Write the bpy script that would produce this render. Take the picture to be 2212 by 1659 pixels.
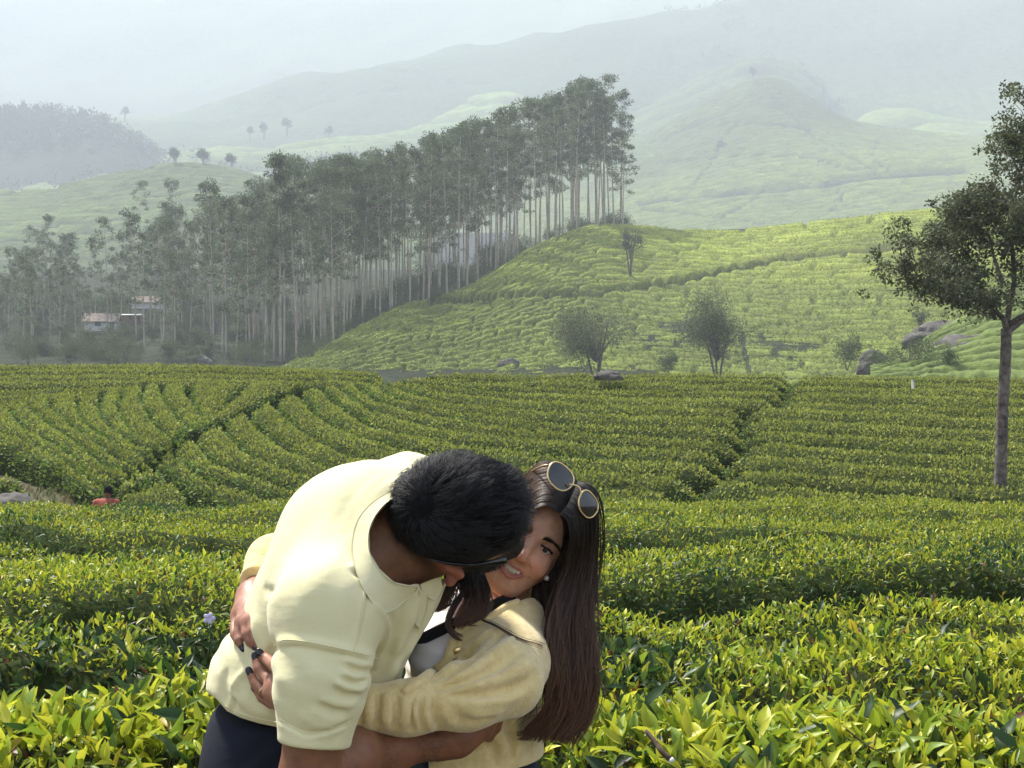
import bpy, bmesh, math, random
import numpy as np
from mathutils import Vector, Matrix

for o in list(bpy.data.objects):
    bpy.data.objects.remove(o)
scene = bpy.context.scene
COL = scene.collection
rng = np.random.default_rng(11)
random.seed(11)

# ------------------------------------------------------------------ camera, sky, sun, exposure
CAM_Z = 1.55
cam_data = bpy.data.cameras.new('camera')
cam_data.sensor_width = 36.0
cam_data.lens = 48.0
cam_data.clip_start = 0.05
cam_data.clip_end = 20000.0
cam = bpy.data.objects.new('camera', cam_data)
cam.location = (0, 0, CAM_Z)
cam.rotation_euler = (math.radians(90), 0, 0)
COL.objects.link(cam)
scene.camera = cam

SUN_EL, SUN_AZ = math.radians(54), math.radians(-42)      # azimuth from +Y towards +X
world = bpy.data.worlds.new('World')
scene.world = world
world.use_nodes = True
wn = world.node_tree
wn.nodes.clear()
w_out = wn.nodes.new('ShaderNodeOutputWorld')
w_bg = wn.nodes.new('ShaderNodeBackground')
w_sky = wn.nodes.new('ShaderNodeTexSky')
w_sky.sky_type = 'NISHITA'
w_sky.sun_disc = False
w_sky.sun_elevation = SUN_EL
w_sky.sun_rotation = SUN_AZ
w_sky.altitude = 1500
w_sky.dust_density = 3.0
w_sky.ozone_density = 1.0
w_bg.inputs['Strength'].default_value = 0.08
wn.links.new(w_sky.outputs['Color'], w_bg.inputs['Color'])
wn.links.new(w_bg.outputs['Background'], w_out.inputs['Surface'])

sun_data = bpy.data.lights.new('sun', 'SUN')
sun_data.energy = 5.0
sun_data.angle = math.radians(6.0)
sun_data.color = (1.0, 0.95, 0.86)
sun = bpy.data.objects.new('sun', sun_data)
sd = Vector((math.cos(SUN_EL) * math.sin(SUN_AZ), math.cos(SUN_EL) * math.cos(SUN_AZ), math.sin(SUN_EL)))
sun.rotation_euler = (-sd).to_track_quat('-Z', 'Y').to_euler()
sun.location = sd * 50
COL.objects.link(sun)

scene.view_settings.view_transform = 'Standard'
scene.view_settings.look = 'None'
scene.view_settings.gamma = 1.0
scene.view_settings.use_curve_mapping = False
scene.view_settings.exposure = 1.62
scene.render.engine = 'CYCLES'
scene.cycles.use_denoising = True
scene.cycles.max_bounces = 7
scene.cycles.diffuse_bounces = 3
scene.cycles.glossy_bounces = 3
scene.cycles.transmission_bounces = 4
scene.cycles.transparent_max_bounces = 6
scene.cycles.volume_bounces = 2
scene.cycles.sample_clamp_indirect = 6.0
try:
    scene.cycles_curves.shape = 'RIBBONS'
except Exception:
    pass

# ------------------------------------------------------------------ helpers
FPX = 2949.33      # focal length in units of a 2212-wide picture
def P(px, py, d):
    """world point on the ray of picture position (px, py), d metres in front of the camera"""
    px = np.asarray(px, float); py = np.asarray(py, float); d = np.asarray(d, float)
    return np.stack(np.broadcast_arrays((px - 1106.0) / FPX * d, d, CAM_Z - (py - 829.5) / FPX * d), -1)

def smooth01(t):
    t = np.clip(t, 0, 1)
    return t * t * (3 - 2 * t)

_PERM = np.random.default_rng(5).random(4096).astype(np.float32)
def _h3(i, j, k):
    return _PERM[(i * 73856093 ^ j * 19349663 ^ k * 83492791) & 4095]
def noise3(p, scale=1.0, seed=0):
    """value noise in 0..1; p is (N,3) or (N,2)"""
    p = np.asarray(p, np.float64)
    if p.shape[-1] == 2:
        p = np.concatenate([p, np.zeros(p.shape[:-1] + (1,))], -1)
    q = p * scale + seed * 17.31
    i = np.floor(q).astype(np.int64); f = q - i
    f = f * f * (3 - 2 * f)
    x, y, z = i[..., 0], i[..., 1], i[..., 2]
    fx, fy, fz = f[..., 0], f[..., 1], f[..., 2]
    r = 0
    for a in (0, 1):
        wx = fx if a else 1 - fx
        for b in (0, 1):
            wy = fy if b else 1 - fy
            for c in (0, 1):
                wz = fz if c else 1 - fz
                r = r + wx * wy * wz * _h3(x + a, y + b, z + c)
    return r
def fbm(p, scale=1.0, seed=0, octs=4, gain=0.5):
    r = 0; a = 1.0; t = 0
    for o in range(octs):
        r = r + a * noise3(p, scale * 2 ** o, seed + o * 3); t += a; a *= gain
    return r / t

def mesh_obj(name, verts, faces, mat=None, parent=None, smooth=True, col=None, tris=None, link=True, fa=None):
    """faces: (N,4) or (N,3) int array, or list of such arrays"""
    me = bpy.data.meshes.new(name)
    verts = np.ascontiguousarray(verts, np.float32)
    fl = faces if isinstance(faces, list) else [faces]
    fl = [np.ascontiguousarray(f, np.int32) for f in fl if len(f)]
    nl = sum(f.size for f in fl); nf = sum(len(f) for f in fl)
    me.vertices.add(len(verts)); me.vertices.foreach_set('co', verts.ravel())
    me.loops.add(nl); me.polygons.add(nf)
    me.loops.foreach_set('vertex_index', np.concatenate([f.ravel() for f in fl]))
    tot = np.concatenate([np.full(len(f), f.shape[1], np.int32) for f in fl])
    st = np.concatenate([[0], np.cumsum(tot)[:-1]]).astype(np.int32)
    me.polygons.foreach_set('loop_start', st)
    me.polygons.foreach_set('loop_total', tot)
    me.polygons.foreach_set('use_smooth', np.full(nf, bool(smooth)))
    me.update(calc_edges=True)
    me.validate()
    if col is not None:
        ca = me.color_attributes.new('Col', 'FLOAT_COLOR', 'POINT')
        c = np.asarray(col, np.float32)
        if c.shape[-1] == 3:
            c = np.concatenate([c, np.ones((len(c), 1), np.float32)], 1)
        ca.data.foreach_set('color', np.ascontiguousarray(c).ravel())
    if fa:
        for k, v in fa.items():
            at = me.attributes.new(k, 'FLOAT', 'POINT')
            at.data.foreach_set('value', np.ascontiguousarray(v, np.float32))
    if mat is not None:
        me.materials.append(mat)
    if not link:
        return me
    return link_mesh(name, me, parent)

def link_mesh(name, me, parent=None):
    o = bpy.data.objects.new(name, me)
    COL.objects.link(o)
    if parent is not None:
        o.parent = parent
    return o

def tag(o, label=None, category=None, group=None, kind=None):
    if label: o['label'] = label
    if category: o['category'] = category
    if group: o['group'] = group
    if kind: o['kind'] = kind
    return o

def empty(name, loc=(0, 0, 0)):
    o = bpy.data.objects.new(name, None)
    o.empty_display_size = 0.1
    o.location = loc
    COL.objects.link(o)
    return o

def grid_faces(nu, nv, closed_u=False):
    """quads for a (nu, nv) vertex grid, index = i*nv + j"""
    i = np.arange(nu if closed_u else nu - 1)[:, None]; j = np.arange(nv - 1)[None, :]
    i2 = (i + 1) % nu
    a = i * nv + j; b = i2 * nv + j
    return np.stack([a, b, b + 1, a + 1], -1).reshape(-1, 4)

def resample(poly, n):
    poly = np.asarray(poly, float)
    seg = np.linalg.norm(np.diff(poly, axis=0), axis=1)
    s = np.concatenate([[0], np.cumsum(seg)])
    t = np.linspace(0, s[-1], n)
    return np.stack([np.interp(t, s, poly[:, k]) for k in range(poly.shape[1])], -1)
def spline(poly, n):
    """Catmull-Rom through the points, n samples"""
    p = np.asarray(poly, float)
    if len(p) < 3:
        return resample(p, n)
    q = np.vstack([2 * p[0] - p[1], p, 2 * p[-1] - p[-2]])
    out = []
    for i in range(len(p) - 1):
        a, b, c, d = q[i:i + 4]
        t = np.linspace(0, 1, 12, endpoint=False)[:, None]
        out.append(0.5 * (2 * b + (c - a) * t + (2 * a - 5 * b + 4 * c - d) * t ** 2 + (3 * b - a - 3 * c + d) * t ** 3))
    out.append(p[-1:])
    return resample(np.vstack(out), n)

def tube(path, radii, sides=8, caps=True):
    """verts, quads of a tube round a 3-D path"""
    path = np.asarray(path, float); n = len(path)
    radii = np.broadcast_to(np.asarray(radii, float), (n,))
    tan = np.gradient(path, axis=0); tan /= np.linalg.norm(tan, axis=1, keepdims=True) + 1e-9
    ref = np.array([0, 0, 1.0]) if abs(tan[0, 2]) < 0.9 else np.array([1.0, 0, 0])
    us = np.zeros((n, 3)); u = np.cross(tan[0], ref); u /= np.linalg.norm(u)
    for i in range(n):
        u = u - tan[i] * u.dot(tan[i]); u /= np.linalg.norm(u) + 1e-9; us[i] = u
    vs = np.cross(tan, us)
    a = np.linspace(0, 2 * np.pi, sides, endpoint=False)
    ring = us[:, None] * np.cos(a)[None, :, None] + vs[:, None] * np.sin(a)[None, :, None]
    v = (path[:, None] + ring * radii[:, None, None]).reshape(-1, 3)
    i = np.arange(n - 1)[:, None]; j = np.arange(sides)[None, :]
    f = np.stack([i * sides + j, i * sides + (j + 1) % sides, (i + 1) * sides + (j + 1) % sides, (i + 1) * sides + j], -1).reshape(-1, 4)
    if caps:
        v = np.vstack([v, path[0], path[-1]])
        j = np.arange(sides)
        c0 = np.stack([np.full(sides, n * sides), (j + 1) % sides, j, np.full(sides, n * sides)], -1)[:, :3]
        c1 = np.stack([np.full(sides, n * sides + 1), (n - 1) * sides + j, (n - 1) * sides + (j + 1) % sides], -1)
        return v, [f, np.vstack([c0, c1])]
    return v, [f]
def join(parts):
    """parts: list of (verts, [faces...]) -> verts, list of face arrays grouped by size"""
    vs, by = [], {}
    off = 0
    for v, fl in parts:
        vs.append(v)
        for f in fl:
            if len(f):
                by.setdefault(f.shape[1], []).append(np.asarray(f) + off)
        off += len(v)
    return np.vstack(vs), [np.vstack(x) for x in by.values()]

def box(cx, cy, cz, sx, sy, sz):
    v = np.array([[x, y, z] for x in (-.5, .5) for y in (-.5, .5) for z in (-.5, .5)]) * (sx, sy, sz) + (cx, cy, cz)
    f = np.array([[0, 1, 3, 2], [4, 6, 7, 5], [0, 4, 5, 1], [2, 3, 7, 6], [0, 2, 6, 4], [1, 5, 7, 3]])
    return v, [f]

# ------------------------------------------------------------------ materials
def new_mat(name):
    m = bpy.data.materials.new(name); m.use_nodes = True
    nt = m.node_tree; nt.nodes.clear()
    out = nt.nodes.new('ShaderNodeOutputMaterial')
    b = nt.nodes.new('ShaderNodeBsdfPrincipled')
    nt.links.new(b.outputs[0], out.inputs[0])
    return m, nt, b, out
def ramp(nt, fac, stops):
    r = nt.nodes.new('ShaderNodeValToRGB')
    e = r.color_ramp.elements
    while len(e) < len(stops): e.new(0.5)
    for x, (p, c) in zip(e, stops):
        x.position = p; x.color = tuple(c) + (1,)
    nt.links.new(fac, r.inputs[0])
    return r.outputs[0]
def noise_tex(nt, scale, detail=4, rough=0.55, coord='Object', vec=None):
    n = nt.nodes.new('ShaderNodeTexNoise')
    n.inputs['Scale'].default_value = scale; n.inputs['Detail'].default_value = detail; n.inputs['Roughness'].default_value = rough
    if vec is None:
        tc = nt.nodes.new('ShaderNodeTexCoord'); vec = tc.outputs[coord]
    nt.links.new(vec, n.inputs['Vector'])
    return n.outputs['Fac']
def bump(nt, bsdf, height, strength=0.3, dist=0.01):
    b = nt.nodes.new('ShaderNodeBump')
    b.inputs['Strength'].default_value = strength; b.inputs['Distance'].default_value = dist
    nt.links.new(height, b.inputs['Height']); nt.links.new(b.outputs[0], bsdf.inputs['Normal'])
    return b
def simple_mat(name, c1, c2=None, scale=5.0, rough=0.8, bump_s=0.0, bump_d=0.01, detail=5, spec=0.3):
    m, nt, b, out = new_mat(name)
    b.inputs['Roughness'].default_value = rough
    b.inputs['Specular IOR Level'].default_value = spec
    n = noise_tex(nt, scale, detail)
    nt.links.new(ramp(nt, n, [(0.3, c1), (0.7, c2 or c1)]), b.inputs['Base Color'])
    if bump_s: bump(nt, b, n, bump_s, bump_d)
    return m
def col_mat(name, rough=0.6, spec=0.3, transl=0.0, var=0.0, vscale=3.0, bump_s=0, bump_scale=20, bump_d=.02):
    """base colour from the mesh's own colour attribute (each leaf or patch has its colour)"""
    m, nt, b, out = new_mat(name)
    at = nt.nodes.new('ShaderNodeAttribute'); at.attribute_name = 'Col'
    c = at.outputs['Color']
    if var:
        n = noise_tex(nt, vscale, 5)
        mx = nt.nodes.new('ShaderNodeMix'); mx.data_type = 'RGBA'; mx.blend_type = 'MULTIPLY'
        mx.inputs['Factor'].default_value = 1.0
        nt.links.new(c, mx.inputs['A'])
        nt.links.new(ramp(nt, n, [(0.25, (1 - var,) * 3), (0.75, (1 + var * .6,) * 3)]), mx.inputs['B'])
        c = mx.outputs['Result']
    nt.links.new(c, b.inputs['Base Color'])
    b.inputs['Roughness'].default_value = rough
    b.inputs['Specular IOR Level'].default_value = spec
    if bump_s:
        bump(nt, b, noise_tex(nt, bump_scale, 6, .65), bump_s, bump_d)
    if transl:
        t = nt.nodes.new('ShaderNodeBsdfTranslucent'); nt.links.new(c, t.inputs['Color'])
        ms = nt.nodes.new('ShaderNodeMixShader'); ms.inputs[0].default_value = transl
        nt.links.new(b.outputs[0], ms.inputs[1]); nt.links.new(t.outputs[0], ms.inputs[2])
        nt.links.new(ms.outputs[0], out.inputs[0])
    return m

M = {}
M['leaf'] = col_mat('tea_leaf', rough=0.45, spec=0.38, transl=0.38)
M['leaf_far'] = col_mat('tea_leaf_far', rough=0.6, spec=0.25, transl=0.3)
M['tree_leaf'] = col_mat('tree_leaf', rough=0.6, spec=0.25, transl=0.25)
M['tea_core'] = simple_mat('tea_twigs', (0.016, 0.024, 0.006), (0.040, 0.052, 0.014), 9, 0.95, .6, .05, spec=.05)
M['soil'] = simple_mat('soil', (0.035, 0.025, 0.015), (0.095, 0.06, 0.036), 1.5, 0.95, .6, .05)
M['field_floor'] = simple_mat('field_floor', (0.045, 0.06, 0.018), (0.085, 0.055, 0.033), .55, 0.95, .6, .05, detail=8)
M['tea_far'] = col_mat('tea_far', rough=0.8, spec=0.15, var=0.35, vscale=1.1, bump_s=.8, bump_scale=2.5, bump_d=.35)
M['hill'] = col_mat('hill_cover', rough=0.9, spec=0.1, var=0.5, vscale=0.09, bump_s=1.0, bump_scale=.16, bump_d=5.0)
M['bark'] = simple_mat('silver_oak_bark', (0.030, 0.018, 0.013), (0.22, 0.19, 0.165), 7, 0.9, .9, .03)
M['pale_bark'] = simple_mat('eucalyptus_bark', (0.28, 0.23, 0.17), (0.52, 0.46, 0.37), 0.8, 0.8, .2, .02)
M['rock'] = simple_mat('rock', (0.03, 0.028, 0.025), (0.17, 0.155, 0.135), 0.9, 0.9, .8, .15)
M['white'] = simple_mat('white_paint', (0.7, 0.7, 0.68), (0.8, 0.8, 0.78), 3, 0.7)
# ------------------------------------------------------------------ terrain of the near and middle field
TEA_H = 0.75
def crest_y(x):
    return 52.0 + 3.5 * smooth01((-x - 2) / 14.0)
def top_mid(x, y):
    yc = crest_y(x)
    e = np.maximum(0, y - yc + 3.0)
    fall = np.where(e < 9, 0.016 * e * e, 0.016 * 81 + 0.288 * (e - 9))
    return -3.85 + 0.114 * y - fall
def top_near(x, y):
    return 0.872 - 0.0535 * y + 0.05 * np.sin(x * 0.8 + y * .5)
def ground_z(x, y):
    x = np.asarray(x, float); y = np.asarray(y, float)
    t = smooth01((y - 20.5) / 4.5)
    g = (1 - t) * (top_near(x, y) - TEA_H) + t * (top_mid(x, y) - TEA_H)
    bank = np.exp(-((x + 10.2) / 2.2) ** 2 - ((y - 29.0) / 2.6) ** 2)          # eroded bank at the left
    return np.maximum(g, -6.0 - 0.0 * x) + bank * 0.35
def mid_point(px, py):
    px = np.asarray(px, float); py = np.asarray(py, float)
    d = 5.4 / (0.114 + (py - 829.5) / FPX)
    return np.stack([(px - 1106.0) / FPX * d, d], -1)

ys = np.concatenate([np.linspace(-8, 20, 70), np.linspace(20.4, 58, 110), np.linspace(59, 150, 40)])
us = np.linspace(-1, 1, 140)
gx = us[None, :] * (8 + 0.55 * np.maximum(ys, 0))[:, None]
gy = np.repeat(ys[:, None], len(us), 1)
gz = ground_z(gx, gy) + 0.10 * (fbm(np.stack([gx, gy], -1), 0.7, 2) - .5)
mesh_obj('ground', np.stack([gx, gy, gz], -1).reshape(-1, 3), grid_faces(len(ys), len(us))[:, ::-1], M['field_floor'])['kind'] = 'structure'
# the broad valley floor under everything, out to the horizon
vn = 61
vx = np.linspace(-6000, 6000, vn); vy = np.linspace(-3000, 9000, vn)
VX, VY = np.meshgrid(vx, vy, indexing='ij')
mesh_obj('valley_ground', np.stack([VX, VY, np.full_like(VX, -9.0)], -1).reshape(-1, 3), grid_faces(vn, vn), M['soil'])['kind'] = 'structure'

# ------------------------------------------------------------------ tea leaves
def leaf_template(lod):
    if lod == 2:
        v = [(0, 0, 0), (.5, .42, .06), (0, 1, -.05), (-.5, .42, .06)]
        return np.array(v, float), np.array([[0, 1, 2, 3]])
    if lod == 1:
        v = [(0, 0, 0), (.5, .45, .12), (0, .5, 0), (-.5, .45, .12), (0, 1, -.18)]
        return np.array(v, float), np.array([[0, 1, 2], [0, 2, 3], [1, 4, 2], [2, 4, 3]])
    st = [0, .12, .34, .6, .83, 1.0]; wd = [0, .27, .5, .46, .24, 0]
    mid = [(0, y, -.32 * y * y) for y in st]
    rt = [(w, y, .13 * w * 2 - .32 * y * y + .02 * math.sin(y * 19)) for y, w in zip(st[1:5], wd[1:5])]
    lf = [(-x, y, z - .03 * math.sin(y * 19)) for x, y, z in rt]
    v = np.array(mid + rt + lf, float)
    f = []
    for k in range(4):
        r = 6 + k; l = 10 + k; m = k + 1
        if k == 0:
            f += [(0, r, m), (0, m, l)]
        if k < 3:
            f += [(m, r, r + 1), (m, r + 1, m + 1), (m, m + 1, l + 1), (m, l + 1, l)]
        else:
            f += [(m, r, 5), (m, 5, l)]
    return v, np.array(f)
LEAF = {k: leaf_template(k) for k in (0, 1, 2)}

def norm(v):
    return v / (np.linalg.norm(v, axis=-1, keepdims=True) + 1e-9)

def leaves_mesh(lod, pos, axis, nrm, length, width, col):
    tv, tf = LEAF[lod]
    n = len(pos); k = len(tv)
    s = norm(np.cross(axis, nrm)); nn = np.cross(s, axis)
    L = length[:, None, None]; W = width[:, None, None]
    v = pos[:, None] + s[:, None] * (tv[None, :, 0:1] * W) + axis[:, None] * (tv[None, :, 1:2] * L) + nn[:, None] * (tv[None, :, 2:3] * L)
    f = (tf[None] + (np.arange(n) * k)[:, None, None]).reshape(-1, tf.shape[1])
    c = np.repeat(col[:, None], k, 1)
    c = c * (0.88 + 0.24 * tv[None, :, 1:2])          # leaf blade paler towards its tip
    return v.reshape(-1, 3), f, c.reshape(-1, 3)

def scatter(quads, dens):
    """quads (N,4,3), dens per m2 (N,) -> points, normals, quad index"""
    a = quads[:, 1] - quads[:, 0]; b = quads[:, 3] - quads[:, 0]
    cr = np.cross(a, b); ar = np.linalg.norm(cr, axis=1)
    cnt = rng.poisson(ar * dens)
    idx = np.repeat(np.arange(len(quads)), cnt)
    u = rng.random(len(idx))[:, None]; v = rng.random(len(idx))[:, None]
    q = quads[idx]
    p = q[:, 0] * (1 - u) * (1 - v) + q[:, 1] * u * (1 - v) + q[:, 2] * u * v + q[:, 3] * (1 - u) * v
    return p, norm(cr)[idx], idx

PROF = np.array([(-1.0, 0.0), (-1.03, .3), (-1.04, .6), (-1.0, .82), (-.9, .94), (-.6, 1.0), (-.2, 1.02), (.2, 1.02),
                 (.6, 1.0), (.9, .94), (1.0, .8), (1.02, .5), (1.0, 0.0)])
PROF_DOME = np.array([(-1.0, 0.0), (-1.03, .3), (-1.04, .52), (-1.0, .7), (-.9, .83), (-.65, .945), (-.25, 1.02), (.2, 1.04),
                      (.6, 1.0), (.88, .92), (1.0, .75), (1.02, .45), (1.0, 0.0)])
PROF_LOAF = np.array([(-1.0, 0.0), (-1.04, .22), (-1.03, .42), (-.97, .60), (-.84, .76), (-.6, .90), (-.25, .99), (.15, 1.02),
                      (.5, .97), (.78, .86), (.95, .68), (1.02, .40), (1.0, 0.0)])
def hedge_surface(A, B, topf, gap, h, rough, seed, ends=True, PROF=PROF_DOME, minw=.58):
    """A, B: (n,2) front and back gap lines. returns vertex grid (n, k, 3)"""
    n = len(A)
    c = (A + B) / 2; w = (B - A) / 2
    wl = np.linalg.norm(w, axis=1, keepdims=True)
    w = w * np.maximum(minw, 1 - gap / 2 / (wl + 1e-6))
    s = np.concatenate([[0], np.cumsum(np.linalg.norm(np.diff(c, axis=0), axis=1))])
    e = np.minimum(s, s[-1] - s)
    endf = np.sqrt(np.clip(e / (0.45 if rough > .15 else .25), 0.02, 1)) if ends else np.ones(n)
    jit = 1 + 0.20 * (noise3(np.stack([s * .8, s * 0 + seed], -1), 1, seed) - .5) * 2
    off = PROF[:, 0][None, :, None] * (w * endf[:, None] * jit[:, None])[:, None, :]
    xy = c[:, None, :] + off
    zt = topf(xy[..., 0], xy[..., 1]) + (0.16 if rough > .15 else .08) * (noise3(np.stack([s * .35, s * 0 + seed * 3.7], -1), 1, seed) - .5)[:, None]
    hh = PROF[:, 1][None, :] * (0.55 + .45 * endf[:, None]) * h
    lump = fbm(np.concatenate([xy, hh[..., None]], -1), 1.6, seed, 3) - .5
    z = zt - h + hh + lump * rough * np.clip(PROF[:, 1], 0, 1)[None, :] * 1.6
    v = np.concatenate([xy, z[..., None]], -1)
    jl = fbm(v, 2.2, seed + 5, 3) - .5
    v[..., 1] += jl * rough * 1.5
    v[..., 0] += (fbm(v, 2.2, seed + 9, 2) - .5) * rough
    return v

def grid_quads(v):
    return np.stack([v[:-1, :-1], v[1:, :-1], v[1:, 1:], v[:-1, 1:]], 2).reshape(-1, 4, 3)

def in_view(p, m=0.06):
    d = np.maximum(p[:, 1], .3)
    u = p[:, 0] / d * FPX / 1106.0; w = (p[:, 2] - CAM_Z) / d * FPX / 829.5
    return (np.abs(u) < 1 + m) & (np.abs(w) < 1 + m) & (p[:, 1] > .5)

YOUNG = np.array([(0.42, 0.46, 0.030), (0.30, 0.38, 0.030), (0.52, 0.52, 0.045), (0.20, 0.29, 0.028)])
MATURE = np.array([(0.030, 0.070, 0.016), (0.045, 0.095, 0.020), (0.024, 0.050, 0.018), (0.07, 0.115, 0.025)])
MIDCOL = np.array([(0.24, 0.275, 0.046), (0.30, 0.33, 0.052), (0.18, 0.22, 0.044), (0.33, 0.34, 0.062)])
def pick(tab, n, var=0.18):
    c = tab[rng.integers(0, len(tab), n)]
    return c * (1 + var * rng.standard_normal((n, 1))).clip(.5, 1.6)

def tea_hedge(name, A, B, topf, gap, rough, dens, lod, size, seed, label, group, single=0, h=TEA_H, minw=.58, PROF=PROF_DOME, stems=0):
    v = hedge_surface(A, B, topf, gap, h, rough, seed, minw=minw, PROF=PROF)
    n, k, _ = v.shape
    base = v[n // 2, k // 2].copy(); base[2] -= h
    root = empty(name, base)
    tag(root, label, 'tea hedge', group)
    core = v.copy()
    core[..., 2] -= (0.10 if lod < 2 else 0.05)
    mesh_obj('twigs', core.reshape(-1, 3) - base, grid_faces(n, k), M['tea_core'], root)
    q = grid_quads(v)
    a = norm(np.cross(q[:, 1] - q[:, 0], q[:, 3] - q[:, 0]))
    if a[np.argmax(np.abs(a[:, 2])), 2] < 0:
        q = q[:, ::-1]; a = -a
    ctr = q.mean(1)
    ok = in_view(ctr, .2 if lod else .12)
    view = norm(ctr - np.array([0, 0, CAM_Z]))
    facing = -(view * a).sum(1)
    w = np.where(facing > -0.25, 1.0, 0.25) * ok
    q = q[w > 0]; w = w[w > 0]; 
    if len(q) == 0:
        return root
    p, nr, idx = scatter(q, dens * w)
    m = len(p)
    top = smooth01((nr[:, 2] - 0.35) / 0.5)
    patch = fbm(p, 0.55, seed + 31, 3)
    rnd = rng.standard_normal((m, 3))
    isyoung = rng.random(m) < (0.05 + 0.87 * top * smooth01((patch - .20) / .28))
    if lod < 2:
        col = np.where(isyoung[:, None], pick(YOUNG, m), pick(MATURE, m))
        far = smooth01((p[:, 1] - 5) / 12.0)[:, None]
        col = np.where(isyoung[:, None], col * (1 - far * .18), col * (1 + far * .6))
        yel = rng.random(m) < .015
        col[yel] = (0.45, 0.36, 0.03)
        brn = rng.random(m) < .012
        col[brn] = (0.13, 0.055, 0.02)
    else:
        col = pick(MIDCOL, m) * (0.62 + 0.75 * patch[:, None]) 
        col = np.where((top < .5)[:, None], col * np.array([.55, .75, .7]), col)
    p = p + nr * (rng.random((m, 1)) * .10 - .07) * (1 if lod < 2 else .7)
    axis = norm(nr * (0.55 + .35 * isyoung[:, None]) + np.array([0, 0, .35]) + rnd * (.62 if lod < 2 else .55))
    lnr = norm(np.array([0, 0, 1.0]) + nr * .4 + rng.standard_normal((m, 3)) * .55)
    length = size * (0.5 + 0.85 * rng.random(m) ** 1.3) * np.where(isyoung, .95, 1.2)
    width = length * (0.30 + 0.12 * rng.random(m)) * (1.0 if lod < 2 else 1.7)
    if single:
        d = np.linalg.norm(p - np.array([0, 0, CAM_Z]), axis=1) - 0.5 * top - .8 * length / size
        d[~in_view(p, -.01)] = 1e6
        order = np.argsort(d)[:single]
        order = order[d[order] < 1e5]
        for t in order:
            kk = int(rng.integers(0, 4))
            key = ('y' if isyoung[t] else 'm', kk)
            if key not in LEAF_ME:
                cc = (YOUNG if isyoung[t] else MATURE)[kk]
                tv, tf = LEAF[0]
                tv = tv.copy(); tv[:, 2] += .05 * np.sin(tv[:, 1] * 7 + kk)
                LEAF_ME[key] = mesh_obj('leaf', tv * (1.0, 1, 1), tf, M['leaf'], col=np.repeat(cc[None], len(tv), 0) * (0.85 + .3 * tv[:, 1:2]), link=False)
            o = link_mesh('leaf', LEAF_ME[key], root)
            s = norm(np.cross(axis[t], lnr[t])); nn = np.cross(s, axis[t])
            L = length[t] * 1.05; W = width[t] * 1.05
            mt = Matrix(((s[0] * W, axis[t][0] * L, nn[0] * L, p[t][0] - base[0]), (s[1] * W, axis[t][1] * L, nn[1] * L, p[t][1] - base[1]),
                         (s[2] * W, axis[t][2] * L, nn[2] * L, p[t][2] - base[2]), (0, 0, 0, 1)))
            o.matrix_local = mt
        keep = np.ones(m, bool); keep[order] = False
        p, axis, lnr, length, width, col = [x[keep] for x in (p, axis, lnr, length, width, col)]
    if stems:
        pick_ = rng.choice(len(p), stems)
        sp = []
        for t in pick_:
            h0 = p[t] - base - axis[t] * .14 + [0, 0, -.05]; h1 = p[t] - base + axis[t] * rng.uniform(.0, .045)
            sp.append(tube(np.array([h0, (h0 + h1) / 2 + rng.normal(size=3) * .008, h1]), [.0024, .0018, .0010], 4, caps=False))
        sv, sf = join(sp)
        so = mesh_obj('stems', sv, sf, M['stem'], root); so['kind'] = 'stuff'
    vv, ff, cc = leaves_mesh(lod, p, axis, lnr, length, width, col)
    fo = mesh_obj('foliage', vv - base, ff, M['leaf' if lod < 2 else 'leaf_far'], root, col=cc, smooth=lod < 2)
    fo['kind'] = 'stuff'
    STAT['leaf_tris'] = STAT.get('leaf_tris', 0) + len(ff) * (ff.shape[1] - 2)
    return root
LEAF_ME = {}
M['stem'] = simple_mat('tea_stem', (0.06, 0.05, 0.02), (0.17, 0.15, 0.06), 40, .8)
STAT = {}

# ------------------------------------------------------------------ near field: hedges behind the couple
LB = [2.55, 4.25, 5.35, 6.5, 9.0, 11.4, 13.6, 16.4, 19.6]
RB = [2.55, 4.15, 6.25, 8.3, 10.4, 12.4, 14.6, 17.0, 20.0]
near_labels = ['clipped tea hedge nearest the camera, right behind the couple, with the largest leaves',
               'second tea hedge behind the couple, counting from the camera',
               'third tea hedge behind the couple, with a deep dark front face',
               'fourth tea hedge behind the couple, counting from the camera',
               'fifth tea hedge behind the couple, counting from the camera',
               'sixth tea hedge behind the couple, third from the near crest',
               'tea hedge second from the crest of the near field',
               'tea hedge along the crest of the near field, below the middle slope']
for i in range(8):
    n = 130 if i < 3 else 150
    d0 = 0.5 * (LB[i] + RB[i]); 
    xs_ = np.linspace(-1, 1, n) * (0.40 * RB[i + 1] + .9)
    t = smooth01((xs_ / (0.38 * d0) + 1) / 2)
    def bound(k, sd):
        b = LB[k] + (RB[k] - LB[k]) * t
        return b + (fbm(np.stack([xs_, xs_ * 0 + k], -1), .7, 40 + k, 3) - .5) * (.36 if k < 4 else .7)
    A = np.stack([xs_, bound(i, 0)], -1); B = np.stack([xs_, bound(i + 1, 0)], -1)
    if i == 0:
        A[:, 1] += 0.42 * np.exp(-((xs_ + .15) / .42) ** 4)
    lod = 0 if i < 1 else 1
    tea_hedge('tea_hedge', A, B, (lambda x, y, o=[0, -.05, -.13, .05, -.12, .05, -.10, .02][i]: top_near(x, y) + o), [.5, .9, 1.05, 1.1, 1.05, 1.0, .9, .7][i], 0.2, [2600, 2150, 1900, 1550, 1250, 950, 800, 720][i], lod,
              [.063, .058, .051, .048, .047, .049, .052, .055][i], 60 + i * 3, near_labels[i], 'tea hedges of the near field', single=[300, 220, 0, 0, 0, 0, 0, 0][i], minw=.36, PROF=PROF_LOAF, stems=[1500, 1300, 900, 0, 0, 0, 0, 0][i])

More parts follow.
